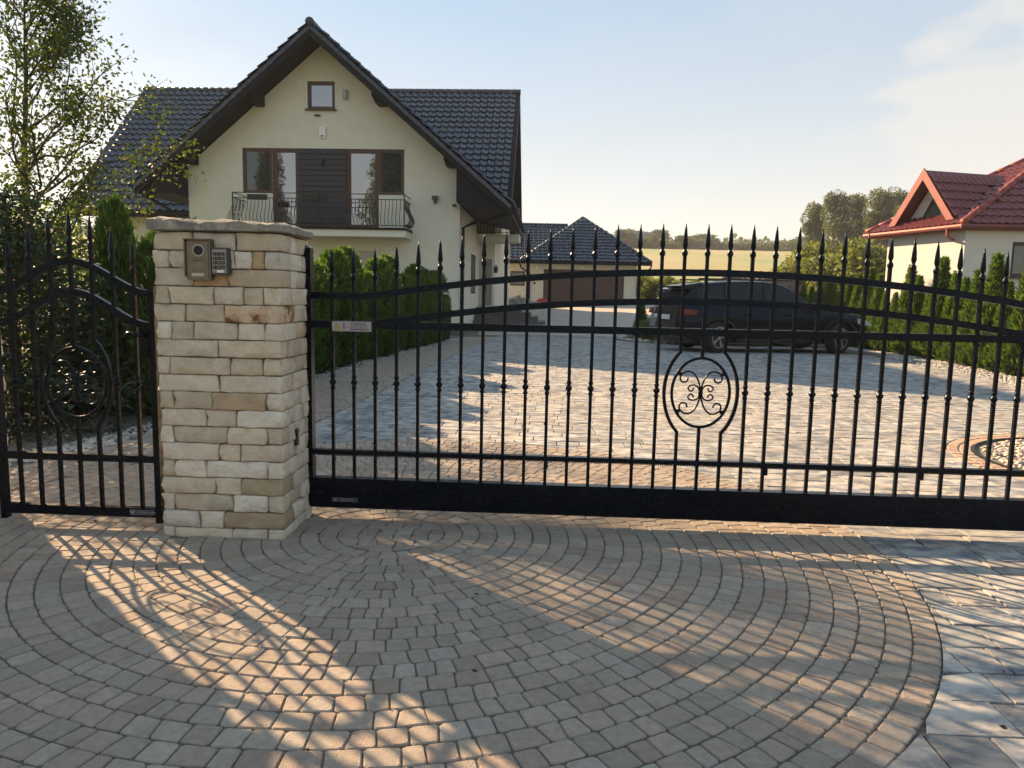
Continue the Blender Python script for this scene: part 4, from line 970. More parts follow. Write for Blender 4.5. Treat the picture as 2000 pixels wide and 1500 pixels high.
# thuja: sprays on a knobbly column
def thuja_meshes(seed, h, r, pointed):
    rs = np.random.RandomState(seed); N = 5200
    t = rs.uniform(0, 1, N)**1.15; ang = rs.uniform(0, 2*np.pi, N)
    if pointed: prof = r*np.clip((1-t)**.95, .02, 1)*(.6+.4*np.minimum(1, t/.10))
    else: prof = r*np.minimum(1, np.sqrt(np.maximum(0, 1-(t-.0)**4.2))*1.0)*(.75+.25*np.minimum(1, t/.1))
    lump = 1+.16*np.sin(ang*3+t*9+seed)+.13*np.sin(ang*7-t*17+seed*2)
    dep = 1-rs.uniform(0, 1, N)**2.2*.45
    rr = prof*lump*dep; P = np.stack([rr*np.cos(ang), rr*np.sin(ang), .04+t*(h-.1)], 1)
    D = np.stack([np.cos(ang)*.5, np.sin(ang)*.5, np.full(N, 1.0)], 1)+rs.normal(scale=.32, size=(N, 3))
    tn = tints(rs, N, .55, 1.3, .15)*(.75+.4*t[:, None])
    tn[rs.rand(N) < .08] *= np.array([1.7, 1.3, .8])
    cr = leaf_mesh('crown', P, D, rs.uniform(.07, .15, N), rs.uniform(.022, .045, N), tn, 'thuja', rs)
    core = MB(); k = 8; V = []  # dark solid cone added inside the sprays to block light
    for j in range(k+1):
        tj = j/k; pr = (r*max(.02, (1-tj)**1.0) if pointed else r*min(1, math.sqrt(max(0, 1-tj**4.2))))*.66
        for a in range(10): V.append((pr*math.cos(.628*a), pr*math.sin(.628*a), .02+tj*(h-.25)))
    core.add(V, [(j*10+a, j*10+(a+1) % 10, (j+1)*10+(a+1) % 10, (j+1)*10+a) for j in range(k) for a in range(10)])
    co = shared(core, 'light_blocker', 'core')
    tr = shared(MB().tube([(0, 0, -.1), (0, 0, .5), (0, 0, h*.8)], [.035, .03, .01], 6), 'trunk', 'trunk')
    return cr, co, tr
def place_tree(name, parts, loc, rz, s, label, cat, group):
    e = empty(name, loc, rz, label, cat, group); e.scale = s if isinstance(s, tuple) else (s, s, s)
    for nm, me in parts: link(nm, me, None, e)
    return e
TL = [thuja_meshes(20+k, 1.95, .345, False) for k in range(4)]; TP = [thuja_meshes(40+k, 2.15, .37, True) for k in range(4)]
y = 7.7; k = 0
while y < 21.5:
    x = hedge_x(y)-.42+rnd.uniform(-.05, .05); cr, co, tr = TL[k % 4]; s = rnd.uniform(.86, 1.10)*(1.0 if y < 16 else .94); wd = rnd.uniform(.84, 1.02)
    place_tree('thuja', (('crown', cr), ('light_blocker', co), ('trunk', tr)), (x, y, gz(y)-.03), rnd.uniform(0, 6.28), (s*wd, s*wd, s), 'green column thuja clipped in the hedge leading to the cream house', 'hedge shrub', 'thujas along the cream house path')
    y += rnd.uniform(.50, .62); k += 1
cr, co, tr = TL[1]
place_tree('thuja', (('crown', cr), ('light_blocker', co), ('trunk', tr)), (-4.08, 7.6, -.03), 1.2, (.62, .62, 1.14), 'tall dark thuja standing behind the small arched gate', 'hedge shrub', 'thujas along the cream house path')
place_tree('thuja', (('crown', cr), ('light_blocker', co), ('trunk', tr)), (-4.9, 8.2, -.03), 4.1, (1.15, 1.15, .72), 'broad dark thuja between the spruce and the clipped hedge', 'hedge shrub', 'thujas along the cream house path')
y = 10.6; k = 0
while y < 27.5:
    x = float(np.interp(y, [10, 12.7, 15, 17, 20, 28], [9.15, 9.25, 9.65, 9.85, 10.15, 10.7]))+rnd.uniform(-.08, .08); cr, co, tr = TP[k % 4]; s = rnd.uniform(.74, 1.10)
    place_tree('thuja', (('crown', cr), ('light_blocker', co), ('trunk', tr)), (x, y, gz(y)-.03), rnd.uniform(0, 6.28), (s*1.08, s*1.08, s), 'pointed bright green thuja in the row beside the red roofed house', 'hedge shrub', 'thujas below the red roofed house')
    y += rnd.uniform(.54, .72); k += 1
# spruce by the small gate
def conifer(seed, h, r, n_whorl, nleaf, L, W, m):
    rs = np.random.RandomState(seed); wood = MB(); wood.tube([(0, 0, -.1), (0, 0, h*.5), (0, 0, h)], [.06, .04, .008], 7); P = []; D = []
    for j in range(n_whorl):
        t = (j+.5)/n_whorl; z = .06+t*h*.96; rl = r*(1-t)**.8+.05
        for b in range(7):
            a = rs.uniform(0, 6.28); ln_ = rl*rs.uniform(.8, 1.12); e = np.array([math.cos(a), math.sin(a), -.12+.35*t]); p0 = np.array([0, 0, z])
            wood.tube([tuple(p0), tuple(p0+e*ln_*.5), tuple(p0+e*ln_)], [.014, .009, .003], 4)
            m_ = int(nleaf*ln_/r); f = rs.uniform(.08, 1, m_)**.7; side = rs.normal(scale=.13, size=(m_, 3))*(.3+f[:, None])*r
            side[:, 2] *= .4; P.append(p0+e*(f*ln_)[:, None]+side); D.append(e+rs.normal(scale=.55, size=(m_, 3)))
    P = np.concatenate(P); D = np.concatenate(D); P[:, 2] = np.maximum(P[:, 2], .03); N = len(P)
    return leaf_mesh('crown', P, D, rs.uniform(L*.6, L*1.3, N), rs.uniform(W*.7, W*1.3, N), tints(rs, N, .6, 1.3, .12), m, rs), shared(wood, 'trunk', 'trunk')
cr, tr = conifer(3, 2.2, 1.35, 17, 260, .085, .024, 'spruce')
place_tree('spruce_tree', (('crown', cr), ('trunk', tr)), (-4.75, 7.0, 0), 0, 1, 'dark bushy spruce with low branches behind the small gate', 'tree', None)
# leafy garden tree on the left
def grow(seed, h, spread, trunk_r, nlimb, leaf_n, L, W, m, lean=(0, 0), droop=0., limb_z=.22, min_x=-9.):
    rs = np.random.RandomState(seed); wood = MB(); P = []; D = []
    tp = [np.array([lean[0]*t*t*h, lean[1]*t*t*h, t*h*.86]) for t in np.linspace(0, 1, 8)]
    for i in range(1, 7): tp[i] = tp[i]+rs.normal(scale=.025*h*.25, size=3)*np.array([1, 1, 0])
    wood.tube([tuple(p-np.array([0, 0, .1]) if i == 0 else p) for i, p in enumerate(tp)], [trunk_r*(1-.9*i/7) for i in range(8)], 7)
    def at(t): k = min(6, int(t*7)); f = t*7-k; return tp[k]*(1-f)+tp[k+1]*f
    for b in range(nlimb):
        t = limb_z+(.97-limb_z)*(b+rs.uniform(0, 1))/nlimb; a = b*2.4+rs.uniform(-.5, .5); a = math.pi-a if (min_x > -5 and math.cos(a) < -.45) else a; ln_ = spread*(1.1-.65*t)*rs.uniform(.75, 1.2)
        el = .45+.6*t+rs.uniform(-.15, .2); d = np.array([math.cos(a)*math.cos(el), math.sin(a)*math.cos(el), math.sin(el)]); p = at(t); pts = [p]
        for q in range(5):
            d = d+rs.normal(scale=.19, size=3)+np.array([0, 0, .05-droop]); d /= np.linalg.norm(d); p = p+d*ln_/5; pts.append(p)
        wood.tube([tuple(x) for x in pts], [trunk_r*.42*(1-t*.6)*(1-.85*i/5) for i in range(6)], 5)
        for s in range(9):
            f = rs.uniform(.2, 1)*5; k = min(4, int(f)); o = pts[k]+(pts[k+1]-pts[k])*(f-k)
            dd = (pts[k+1]-pts[k]); dd /= np.linalg.norm(dd); dd = dd+rs.normal(scale=.55, size=3); dd[2] += .25-droop*2; dd /= np.linalg.norm(dd)
            tl = ln_*rs.uniform(.22, .5); e = o+dd*tl; mid = (o+e)/2+rs.normal(scale=.04*tl, size=3)
            wood.tube([tuple(o), tuple(mid), tuple(e)], [trunk_r*.09, trunk_r*.06, trunk_r*.02], 4)
            n_ = leaf_n; g = rs.uniform(.12, 1.05, n_); pp = o+(e-o)*g[:, None]+rs.normal(scale=.035*spread, size=(n_, 3))
            P.append(pp); D.append(dd*.6+rs.normal(scale=.7, size=(n_, 3))-np.array([0, 0, .25]))
    P = np.concatenate(P); D = np.concatenate(D)
    k_ = P[:, 0] > min_x+rs.normal(scale=.2, size=len(P)); P, D = P[k_], D[k_]; N = len(P)
    return leaf_mesh('crown', P, D, rs.uniform(L*.7, L*1.25, N), rs.uniform(W*.7, W*1.2, N), tints(rs, N, .55, 1.4, .2), m, rs), shared(wood, 'trunk', 'trunk')
cr, tr = grow(5, 6.3, 2.3, .075, 32, 34, .068, .042, 'leaf', lean=(.02, .0), min_x=-.35)
place_tree('garden_tree', (('crown', cr), ('trunk', tr)), (-6.75, 10.4, 0), 0, 1, 'young leafy garden tree with loose upright branches beside the cream house', 'tree', None)
# maize
rs = np.random.RandomState(8); mz = MB(); P = []; D = []
for k in range(70):
    x, y_ = rs.uniform(-9.0, -6.6), rs.uniform(10.4, 12.6); h = rs.uniform(1.9, 2.5); mz.tube([(x, y_, -.1), (x+rs.normal(0, .05), y_, h)], [.014, .005], 4)
    for j in range(16):
        z = rs.uniform(.4, 1)*h; a = rs.uniform(0, 6.28); P.append((x, y_, z)); D.append((math.cos(a), math.sin(a), rs.uniform(.2, 1.3)))
P, D = np.array(P), np.array(D); N = len(P); me = leaf_mesh('maize_leaves', P, D, rs.uniform(.3, .5, N), rs.uniform(.035, .06, N), tints(rs, N, .7, 1.4, .2), 'corn', rs, .8)
mo = tag(link('maize_patch', me, None), 'tall sunlit maize plants behind the spruce', 'maize', kind='stuff'); tag(mz.build('maize_stalks', 'corn', mo, tint=True), kind='stuff')
# crowns seen far off
def far_crown(seed, lobes, N, L, m, hgt, rad, trunk_h):
    rs = np.random.RandomState(seed); P = []; D = []; wood = MB(); wood.tube([(0, 0, -.5), (0, 0, trunk_h), (rad*.1, 0, hgt*.8)], [rad*.09, rad*.07, rad*.02], 6)
    for k in range(lobes):
        t = rs.uniform(0, 1); a = rs.uniform(0, 6.28); q = rad*(1-abs(t-.45)*1.15)*rs.uniform(.25, .75)
        c = np.array([q*math.cos(a), q*math.sin(a), trunk_h+(hgt-trunk_h)*(.08+.84*t)]); rr = rad*rs.uniform(.28, .48)
        wood.tube([(0, 0, max(.2, c[2]-rr*1.6)), tuple(c)], [rad*.03, rad*.01], 4)
        n_ = N//lobes; u_ = unit(rs.normal(size=(n_, 3))); f = rs.uniform(.35, 1.08, n_)**.6
        P.append(c+u_*np.array([1, 1, .85])*(rr*f)[:, None]); D.append(u_+rs.normal(scale=.8, size=(n_, 3)))
    P = np.concatenate(P); D = np.concatenate(D); n_ = len(P)
    return leaf_mesh('crown', P, D, rs.uniform(L*.6, L*1.3, n_), rs.uniform(L*.4, L*.8, n_), tints(rs, n_, .55, 1.35, .15), m, rs), shared(wood, 'trunk', 'trunk')
FT = [far_crown(60+k, 26, 4200, .75, 'far', 9., 4.6, .1) for k in range(3)]
PO = [far_crown(70+k, 46, 12500, .34, 'poplar', 12.5, 3.1, .4) for k in range(3)]
WI = [far_crown(80+k, 20, 4200, .26, 'willow', 3.6, 1.9, .15) for k in range(3)]
def px_dir(px, Y): return (px-1000)/1440.*Y
def far_tree(src, k, px, Y, top_y, name, label, cat, group, hgt, wide=1.):
    """stands on the terrain at depth Y; height set so that its top meets the photograph's line"""
    x = px_dir(px, Y); hz_ = 577+(px-1000)*.0204; ztop = 1.3+(hz_-top_y)/1440.*Y; s = max(.2, (ztop-gz(Y))/hgt); cr, tr = src[k % 3]
    return place_tree(name, (('crown', cr), ('trunk', tr)), (x, Y, gz(Y)-.05), rnd.uniform(0, 6.28), (s*wide, s*wide, s), label, cat, group)
for k, (px, Y, ty, wd) in enumerate(((1572, 104, 398, .95), (1612, 98, 380, .95), (1652, 106, 384, .9), (1694, 100, 372, .95), (1728, 108, 376, .9), (1745, 96, 405, .9))):
    far_tree(PO, k, px, Y, ty, 'poplar_tree', 'tall grey green poplar in the clump behind the red roofed house', 'tree', 'poplars behind the red roofed house', 12.5, wd)
for k, (px, Y, ty, wd) in enumerate(((1572, 52, 478, 1.15), (1600, 47, 492, 1.0), (1640, 55, 500, 1.1), (1682, 44, 470, 1.0), (1702, 50, 478, 1.0), (1545, 60, 505, 1.0))):
    far_tree(WI, k, px, Y, ty, 'willow_shrub', 'yellow green willow shrub below the poplars beyond the car', 'shrub', 'willow shrubs below the poplars', 3.6, wd)
for k, (px, Y, ty, wd) in enumerate(((1252, 56, 536, 1.3), (1272, 54, 540, 1.2), (1296, 57, 542, 1.3), (1318, 55, 546, 1.2), (1345, 58, 544, 1.4), (1420, 60, 548, 1.5), (1520, 58, 545, 1.5))):
    far_tree(WI, k, px, Y, ty, 'meadow_shrub', 'low yellowish shrub at the field edge beside the garage', 'shrub', 'shrubs at the field edge', 3.6, wd)
for k, (px, ty, wd) in enumerate(((1206, 455, .9), (1228, 453, 1.0), (1264, 460, .8), (1278, 455, .7), (1306, 472, .8), (1322, 463, .9), (1338, 466, .8), (1352, 462, 1.0), (1368, 461, 1.0), (1382, 470, .8), (1400, 478, .9), (1425, 480, .9), (1452, 481, 1.0), (1488, 483, 1.0), (1512, 484, 1.1), (1535, 476, 1.1), (1552, 466, 1.1))):
    far_tree(FT, k, px, 255+(k*37 % 23), ty, 'hill_tree', 'distant dark green tree on the hill crest beyond the field', 'tree', 'trees on the hill crest', 9., wd*2.3)
rs = np.random.RandomState(14); P = []; D = []
for k in range(190):
    px = rs.uniform(1180, 1760); Y = rs.uniform(252, 262); x = px_dir(px, Y); r_ = rs.uniform(.9, 2.0)*(1.2 if px > 1500 or px < 1400 else .8); u_ = unit(rs.normal(size=(90, 3)))
    P.append(np.array([x, Y, gz(Y)+r_*.5])+u_*np.array([1.5, 1, 1])*r_); D.append(u_+rs.normal(scale=.7, size=(90, 3)))
P, D = np.concatenate(P), np.concatenate(D); N = len(P)
tag(link('crest_thicket', leaf_mesh('crest_thicket', P, D, rs.uniform(.6, 1.3, N), rs.uniform(.5, .9, N), tints(rs, N, .5, 1.2, .15), 'far', rs), None), 'dense thicket lining the top edge of the field', 'thicket', kind='stuff')
# far wood as one mass behind the crest
rs = np.random.RandomState(4); P = []; D = []
for k in range(230):
    Y = rs.uniform(380, 470); px = rs.uniform(-500, 2300); x = px_dir(px, Y); r_ = rs.uniform(3, 5); z = gz(Y)+rs.uniform(-1, 2.5); u_ = unit(rs.normal(size=(60, 3)))
    P.append(np.array([x, Y, z])+u_*np.array([1, 1, .9])*r_); D.append(u_+rs.normal(scale=.7, size=(60, 3)))
P, D = np.concatenate(P), np.concatenate(D); N = len(P)
tag(link('far_wood', leaf_mesh('far_wood', P, D, rs.uniform(2, 4, N), rs.uniform(1.6, 3, N), tints(rs, N, .6, 1.2, .1), 'far', rs), None), 'bluish wood along the skyline beyond the field', 'wood', kind='stuff')
# distant farmhouse roofs
for px, Y, wd, lab in ((1243, 262, 9, 'distant grey roofed farmhouse among trees above the garage roof'), (1228, 275, 8, 'second distant grey barn roof just behind the crest trees')):
    x = px_dir(px, Y); e = empty('farmhouse', (x, Y, gz(Y)), .1, lab, 'house'); MB().box(-wd/2, wd/2, 0, 7, -1, 2.6).build('wall', 'plaster_pale', e); MB().prism([(-.5, 2.5), (7.5, 2.5), (3.5, 6.0)], 'x', -wd/2-.4, wd/2+.4).build('roof', 'far_roof', e)
# tall trees across the street, seen only as reflections in the balcony doors
for k, (x, y_) in enumerate(((-26.0, -16.), (-15.0, -16.))):
    cr, tr = PO[k]; place_tree('street_tree', (('crown', cr), ('trunk', tr)), (x, y_, 0), k, ((.55, .55, 1.16), (.9, .9, 1.22))[k], 'tall tree across the street mirrored in the balcony doors', 'tree', 'street trees mirrored in the glass')

# ------------------------------------------------------------------ pebbles
def pebbles(name, pts, lo, hi, seed, parent=None, pal=((.50, .46, .40), (.42, .39, .36), (.55, .47, .36), (.36, .33, .31))):
    r_ = random.Random(seed); mb = MB()
    base = [(0, 0, 1), (1, 0, 0), (0, 1, 0), (-1, 0, 0), (0, -1, 0), (.7, .7, .55), (-.7, .7, .5), (-.7, -.7, .55), (.7, -.7, .5)]
    fs = [(0, 5, 1, 8), (0, 6, 2, 5), (0, 7, 3, 6), (0, 8, 4, 7), (1, 5, 2), (2, 6, 3), (3, 7, 4), (4, 8, 1)]
    for x, y_, z in pts:
        s = r_.uniform(lo, hi); a = r_.uniform(0, 6.28); e = r_.uniform(.55, 1); f = r_.uniform(.4, .75); b = r_.uniform(.75, 1.2); c = r_.choice(pal)
        V = [(x+s*(px*math.cos(a)-py*e*math.sin(a))*r_.uniform(.85, 1.1), y_+s*(px*math.sin(a)+py*e*math.cos(a))*r_.uniform(.85, 1.1), z+s*f*pz+.002) for px, py, pz in base]
        mb.add(V, fs, tuple(q*b for q in c))
    return tag(mb.build(name, 'gravel', parent, smooth=True, tint=True), kind='stuff')
r_ = random.Random(3); pts = []
bed = MB(); bed.add([(IC[0], IC[1], -.02)]+[(IC[0]+(IR-.012)*math.cos(2*math.pi*k/40), IC[1]+(IR-.012)*math.sin(2*math.pi*k/40), -.02) for k in range(40)], [(0, k+1, (k+1) % 40+1) for k in range(40)])
bd = tag(bed.build('island_bed', 'concrete', flip=False), kind='structure')
while len(pts) < 3000:
    x, y_ = r_.uniform(-1, 1), r_.uniform(-1, 1)
    if x*x+y_*y_ < .90: pts.append((IC[0]+x*1.28, IC[1]+y_*1.28, -.015+.07*(1-x*x-y_*y_)*r_.uniform(.3, 1)))
tag(pebbles('pebbles', pts, .016, .036, 9), 'warm grey pebbles filling the round island bed in the drive', 'pebbles')
pts = []
for k in range(5200):
    y_ = r_.uniform(10.2, 22); xh = float(np.interp(y_, [10, 12.7, 15, 17, 20, 28], [9.15, 9.25, 9.65, 9.85, 10.15, 10.7])); pts.append((xh-r_.uniform(-.3, 1.0)*(1.0 if y_ < 18 else .7), y_, gz(y_)-.012))
tag(pebbles('gravel_strip', pts, .018, .042, 10, pal=((.46, .45, .44), (.36, .36, .36), (.55, .53, .50))), 'pale grey gravel strip at the foot of the pointed thujas', 'gravel')
tag(sheet('gravel_bed', [8.0, 8.6, 9.3, 10, 11], [9.5, 13, 17, 20, 24.5], 'concrete', -.031), kind='structure')
pts = []
for k in range(3000):
    y_ = 5.4+17*r_.random()**1.5; pts.append((hedge_x(y_)-r_.uniform(-.03, .32), y_, gz(y_)-.012))
tag(pebbles('gravel_edge', pts, .014, .034, 12, pal=((.46, .45, .44), (.36, .36, .36), (.55, .53, .50))), 'pale gravel edging between the buff path and the clipped hedge', 'gravel')
soil = MB(); ys = (4.4, 6, 8, 11, 14, 17, 20, 24); soil.add([(hedge_x(q), q, gz(q)-.028) for q in ys]+[(hedge_x(q)-6, q, gz(q)-.028) for q in ys], [(i, i+1, 9+i, 8+i) for i in range(7)])
tag(soil.build('garden_soil', 'soil'), kind='structure')

# ------------------------------------------------------------------ cars
def car(name, loc, rz, label, paint):
    c = empty(name, loc, rz, label, 'car', None)
    WB0, WB1, WR = -1.55, 1.65, .385
    tab = lambda x, X, Y: float(np.interp(x, X, Y))
    def deck(x): return tab(x, [-2.52, -2.45, -2.2, -1.5, 0, 1.05, 1.8, 2.3, 2.52, 2.62], [.70, 1.02, 1.16, 1.14, 1.10, 1.10, 1.05, .96, .80, .62])
    def wid(x): return tab(x, [-2.52, -2.4, -2.1, -1.5, 1.7, 2.2, 2.5, 2.62], [.74, .88, .96, 1.0, 1.0, .94, .78, .62])
    def low(x):
        z = tab(x, [-2.52, -2.2, -1.9, 2.0, 2.4, 2.62], [.46, .34, .27, .27, .30, .40])
        for xw in (WB0, WB1):
            if abs(x-xw) < .455: z = max(z, WR+math.sqrt(.455**2-(x-xw)**2))
        return z
    X = sorted(set([round(v_, 3) for v_ in list(np.arange(-2.52, 2.63, .095))+[WB0+.455*math.sin(t) for t in np.linspace(-1.57, 1.57, 15)]+[WB1+.455*math.sin(t) for t in np.linspace(-1.57, 1.57, 15)]+[2.62]]))
    V = []; F = []
    for x in X:
        zl, zd, w_ = low(x), deck(x), wid(x); za = min(max(zl+.03, .50), zd-.06); zb_ = min(max(zl+.05, .74), zd-.04)
        half = [(w_*.94, zl), (w_*.985, za), (w_, zb_), (w_*.985, max(zb_+.01, zd-.14)), (w_*.93, zd-.03), (w_*.72, zd), (w_*.35, zd+.02)]
        V += [(x, y, z) for y, z in half]+[(x, 0, zd+.025)]+[(x, -y, z) for y, z in half[::-1]]
    n_ = 15
    for i in range(len(X)-1): F += [(i*n_+k, i*n_+k+1, (i+1)*n_+k+1, (i+1)*n_+k) for k in range(n_-1)]
    F += [tuple(range(n_)), tuple((len(X)-1)*n_+k for k in range(n_))]
    smooth_angle(MB().add(V, F).build('body', paint, c), 42)
    MB().box(-2.3, 2.3, -.80, .80, .24, .40).build('underbody', 'black', c)
    # cabin
    GX = [-2.40, -2.32, -2.20, -2.05, -1.75, -1.3, -.8, -.3, .1, .4, .7, 1.0, 1.18]; RZ_ = [1.10, 1.30, 1.50, 1.63, 1.70, 1.745, 1.768, 1.77, 1.745, 1.66, 1.47, 1.24, 1.09]
    def roof(x): return tab(x, GX, RZ_)
    def half_w(x, t): return (.90-.235*t)*tab(x, [-2.36, -1.9, .6, 1.18], [.90, .99, .99, .90])
    V = []; F = []; m_ = 11
    for x in GX:
        zr_, zb_ = roof(x), 1.08; hh = zr_-zb_; P = []
        for t, z in ((0, zb_), (.5, zb_+hh*.5), (.88, zb_+hh*.86)): P.append((half_w(x, t), z))
        P += [(half_w(x, 1)*.90, zb_+hh*.965), (half_w(x, 1)*.5, zr_)]
        V += [(x, a, b) for a, b in P]+[(x, 0, zr_+.008)]+[(x, -a, b) for a, b in P[::-1]]
    for i in range(len(GX)-1): F += [(i*m_+k, i*m_+k+1, (i+1)*m_+k+1, (i+1)*m_+k) for k in range(m_-1)]
    F += [tuple(range(m_)), tuple((len(GX)-1)*m_+k for k in range(m_))]
    cab = smooth_angle(MB().add(V, F).build('cabin', paint, c), 50)
    for s in (-1, 1):
        for x0, x1 in ((-2.05, -1.38), (-1.33, -.36), (-.30, .92)):
            xs_ = np.linspace(x0, x1, 8); V = []
            for x in xs_:
                hh = roof(x)-1.08
                for t in (.10, .84): V.append((x, s*(half_w(x, t*.97)+.007), 1.08+hh*t if t > .5 else 1.135))
            MB().add(V, [(2*i, 2*i+1, 2*i+3, 2*i+2) for i in range(7)]).build('side_window', 'carglass', cab)
        MB().box(-1.95, .5, s*.60-.02, s*.60+.02, 1.772, 1.805).build('roof_rail', 'black', cab)
        mi = MB().lathe([(.02, -.08), (.10, -.06), (.12, 0), (.10, .07), (.03, .09)], 8, (.88, s*1.06, 1.16)).build('mirror', paint, c, smooth=True)
        MB().box(.86, .92, min(s*.9, s*1.0), max(s*.9, s*1.0), 1.10, 1.14).build('mirror_arm', 'black', mi)
        for x in (-.95, .10): MB().box(x, x+.2, s*1.0-.012, s*1.0+.018 if s > 0 else s*1.0+.012, .93, .965).build('door_handle', paint, c) if s > 0 else MB().box(x, x+.2, -1.018, -.99, .93, .965).build('door_handle', paint, c)
        MB().box(-1.05, 1.15, s*.965-.03, s*.965+.03, .285, .36).build('sill_trim', 'black', c)
        MB().prism([(-2.49, .90), (-2.12, .92), (-2.06, 1.02), (-2.42, 1.06)], 'y', *sorted((s*.66, s*.965))).build('tail_light', 'redlamp', c)
        MB().prism([(2.14, .76), (2.52, .70), (2.46, .82), (2.12, .89)], 'y', *sorted((s*.60, s*.965))).build('headlight', 'clearlamp', c)
        for xw in (WB0, WB1):
            a_ = MB(); pr = [(WR+.06, 0)]; n2 = 20
            a_.add([(xw+rr*math.cos(math.pi*k/n2), s*(wid(xw)+dy), WR+rr*math.sin(math.pi*k/n2)) for rr, dy in ((.445, -.02), (.445, .012), (.49, .012), (.49, -.03)) for k in range(n2+1)], [(j*(n2+1)+k, j*(n2+1)+k+1, (j+1)*(n2+1)+k+1, (j+1)*(n2+1)+k) for j in range(3) for k in range(n2)])
            a_.build('arch_trim', 'black', c)
            MB().box(xw-.45, xw+.45, min(s*.5, s*.62), max(s*.5, s*.62), .3, .84).build('wheel_well', 'black', c)
    spo = MB().prism([(-2.36, 1.615), (-1.85, 1.70), (-1.85, 1.64), (-2.15, 1.52), (-2.35, 1.59)], 'y', -.62, .62).build('spoiler', paint, cab)
    V = []
    for x in (-2.375, -2.31, -2.20): V += [(x-.008, y, roof(x)+.010) for y in (-.58, .58)]
    MB().add(V, [(0, 1, 3, 2), (2, 3, 5, 4)]).build('rear_window', 'carglass', cab)
    V = []
    for x in (.42, .7, 1.0, 1.15): V += [(x+.006, y, roof(x)+.012) for y in (-.56, .56)]
    MB().add(V, [(2*i, 2*i+1, 2*i+3, 2*i+2) for i in range(3)]).build('windscreen', 'carglass', cab)
    MB().box(-2.545, -2.515, -.27, .27, .78, .90).build('number_plate', 'white', c)
    MB().box(-2.55, -2.3, -.80, .80, .36, .50).build('rear_bumper', 'black', c)
    for y0 in (-.66, .5): MB().box(-2.58, -2.4, y0, y0+.16, .38, .44).build('exhaust_tip', 'chrome', c)
    MB().box(2.55, 2.64, -.36, .36, .56, .76).build('grille', 'black', c)
    # wheels
    ty = MB().lathe([(.24, -.11), (.34, -.125), (.378, -.10), (WR, -.05), (WR, .05), (.378, .10), (.34, .125), (.24, .11)], 28)
    tyre = shared(ty, 'tyre', 'tyre')
    rm = MB().lathe([(.245, -.10), (.262, .10), (.262, .118), (.240, .118), (.228, .06)], 28)
    for k in range(5):
        a = 2*math.pi*k/5
        for d_ in (-.12, .12): rm.bar((.05*math.cos(a), .05*math.sin(a), .095), (.245*math.cos(a+d_), .245*math.sin(a+d_), .105), .030, .03)
    rm.lathe([(.07, .06), (.07, .105), (.04, .115)], 14); rim = shared(rm, 'rim', 'alloy', False)
    hub = shared(MB().lathe([(.22, -.02), (.22, .03)], 20), 'brake_disc', 'darkgrey')
    for xw in (WB0, WB1):
        for s in (-1, 1):
            wo = link('wheel', hub, None, c); wo.location = (xw, s*.885, WR); wo.rotation_euler = (R(90)*(-s), 0, .4)
            link('tyre', tyre, None, wo); link('rim', rim, None, wo)
    return c
CZ = R(9.2); fwdc = Vector((math.cos(CZ), math.sin(CZ), 0)); lat = Vector((-math.sin(CZ), math.cos(CZ), 0))
c0 = Vector((4.93, 17.9, 0))+fwdc*1.55+lat*.89
car('parked_car', (c0.x, c0.y, gz(c0.y)+.004), CZ, 'large black SUV parked side on in front of the thujas', 'paint')
c1 = c0+lat*3.1+fwdc*.95
car('parked_car', (c1.x, c1.y, gz(c1.y)+.004), CZ, 'silver blue SUV mostly hidden behind the black SUV', 'maroon')

# ------------------------------------------------------------------ small things in the yard
mb_ = empty('letter_box', (1.38, 35, gz(35)), 0, 'small red and white box on a thin post before the garage', 'letter box')
MB().bar((0, 0, -.05), (0, 0, .5), .035).build('post', 'grey', mb_)
MB().prism([(-.30, .50), (.30, .50), (.30, .62), (-.30, .62)], 'y', -.15, .15).build('box', 'white', mb_)
MB().prism([(-.31, .621), (.31, .621), (.31, .68), (.18, .80), (-.18, .80), (-.31, .68)], 'y', -.16, .16).build('lid', 'redplastic', mb_)
ht = empty('garden_shelter', (10.2, 31.5, gz(31.5)), .05, 'low brown timber garden shelter with two pale gable frames', 'shelter')
for x in (-1.5, 1.5):
    for y_ in (-.8, .8): MB().bar((x, y_, -.1), (x, y_, 1.55), .12).build('post', 'woodbrown', ht)
MB().add([(-1.9, -1.1, 1.5), (1.9, -1.1, 1.5), (1.2, 0, 2.3), (-1.2, 0, 2.3), (-1.9, 1.1, 1.5), (1.9, 1.1, 1.5)], [(0, 1, 2, 3), (3, 2, 5, 4), (0, 3, 4), (1, 5, 2), (0, 4, 5, 1)]).build('roof', 'woodbrown', ht)
for x in (-.85, -.25):
    for s in (-1, 1): MB().bar((x, -1.16, 2.30), (x+s*.26, -1.18, 1.62), .06, .05, (0, 1, 0)).build('gable_frame', 'lightwood', ht)
pc = empty('stone_post', (-.78, 42.0, gz(42)), 0, 'short orange brown brick post beside the garage wall', 'post')
for k in range(9): MB().box(-.16+rnd.uniform(-.01, .01), .16, -.16, .16, -.1+k*.2, .095+k*.2).build('brick', 'lightwood' if k % 3 else 'woodbrown', pc)
MB().box(-.2, .2, -.2, .2, 1.70, 1.78).build('cap_slab', 'woodbrown', pc)
r_ = random.Random(21); pts = [(r_.gauss(.25, .7), r_.gauss(43.5, .5), 0) for _ in range(700)]
pts = [(x, y_, gz(y_)+.45*math.exp(-((x-.25)**2+(y_-43.5)**2)/.5)*r_.random()) for x, y_, _ in pts]
tag(pebbles('gravel_heap', pts, .06, .12, 22, pal=((.40, .39, .37), (.33, .32, .31))), 'grey heap of gravel against the garage wall', 'gravel')
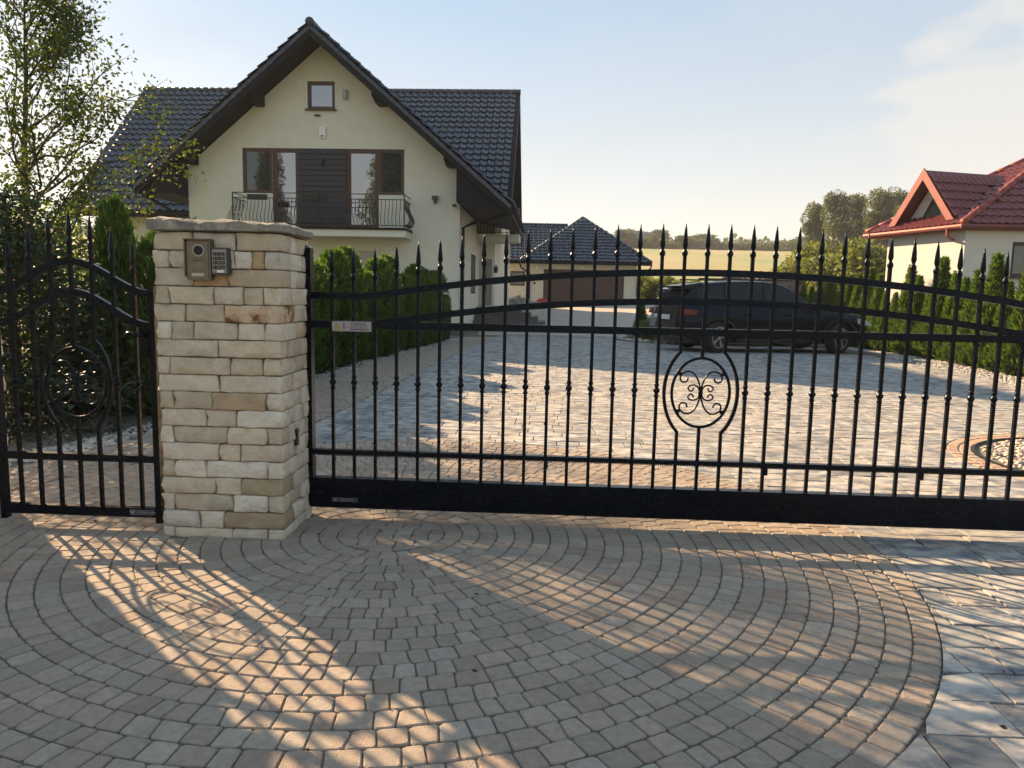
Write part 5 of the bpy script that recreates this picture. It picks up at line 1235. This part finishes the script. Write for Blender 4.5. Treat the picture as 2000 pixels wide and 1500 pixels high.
# planted bed at the edge of the yard
bedp = MB(); bedp.add([(4.9+1.6*math.cos(a), 24.2+2.4*math.sin(a), gz(24.2+2.4*math.sin(a))+.01) for a in [2*math.pi*k/24 for k in range(24)]], [tuple(range(24))]); tag(bedp.build('planting_bed', 'soil', flip=False), kind='structure')
cr, co, tr = TP[2]; place_tree('dwarf_conifer', (('crown', cr), ('light_blocker', co), ('trunk', tr)), (4.35, 25.2, gz(25.2)), 0, (.8, .8, .62), 'small dark conifer standing in the planted bed behind the cars', 'shrub', None)
for k, (x, y_, s, lab) in enumerate(((4.3, 23.6, .18, 'small round shrub at the front of the planted bed'), (4.75, 24.6, .22, 'loose green shrub beside the dwarf conifer'), (5.2, 23.2, .2, 'low spreading shrub at the edge of the planted bed near the silver car'), (5.6, 25.4, .3, 'taller shrub at the back of the planted bed'))):
    cr, tr = WI[k % 3]; place_tree('bed_shrub', (('crown', cr), ('trunk', tr)), (x, y_, gz(y_)), k, s, lab, 'shrub', 'shrubs in the planted bed')
r_ = random.Random(31)
tag(pebbles('bed_stones', [(4.9+1.5*math.cos(a)*r_.uniform(.8, 1), 24.2+2.3*math.sin(a)*r_.uniform(.8, 1), gz(24.2+2.3*math.sin(a))) for a in [r_.uniform(0, 6.28) for _ in range(160)]], .06, .15, 32), 'pale stones edging the planted bed', 'stones')

# ------------------------------------------------------------------ hazy evening air
hz = MB().box(-2600, 2600, -260, 3060, -1.5, 62).build('haze', None); tag(hz, 'thin warm evening haze', None, kind='stuff')
hm = bpy.data.materials.new('haze_air'); hm.use_nodes = True; hn = hm.node_tree; hn.nodes.remove(hn.nodes['Principled BSDF'])
pv = hn.nodes.new('ShaderNodeVolumePrincipled'); pv.inputs['Color'].default_value = (.93, .95, .98, 1); pv.inputs['Density'].default_value = .00045; pv.inputs['Anisotropy'].default_value = .0
lk(hn, pv.outputs[0], hn.nodes['Material Output'].inputs['Volume']); hz.data.materials.append(hm)

# a few fallen leaves and bits on the paving
rs = np.random.RandomState(77); n_ = 46; P = np.stack([rs.uniform(-2.6, 3.2, n_), rs.uniform(1.9, 6.5, n_), np.full(n_, .006)], 1); D = np.stack([rs.normal(size=n_), rs.normal(size=n_), np.full(n_, .05)], 1)
k_ = np.array([not in_pillar(p[0], p[1], .05) for p in P]); P, D = P[k_], D[k_]; n_ = len(P)
M['dead'] = leafmat('dead_leaf', (.10, .06, .03), .1)
tag(link('fallen_leaves', leaf_mesh('fallen_leaves', P, D, rs.uniform(.012, .032, n_), rs.uniform(.008, .018, n_), tints(rs, n_), 'dead', rs, .97), None), 'small dry leaves scattered on the paving', 'leaves', kind='stuff')
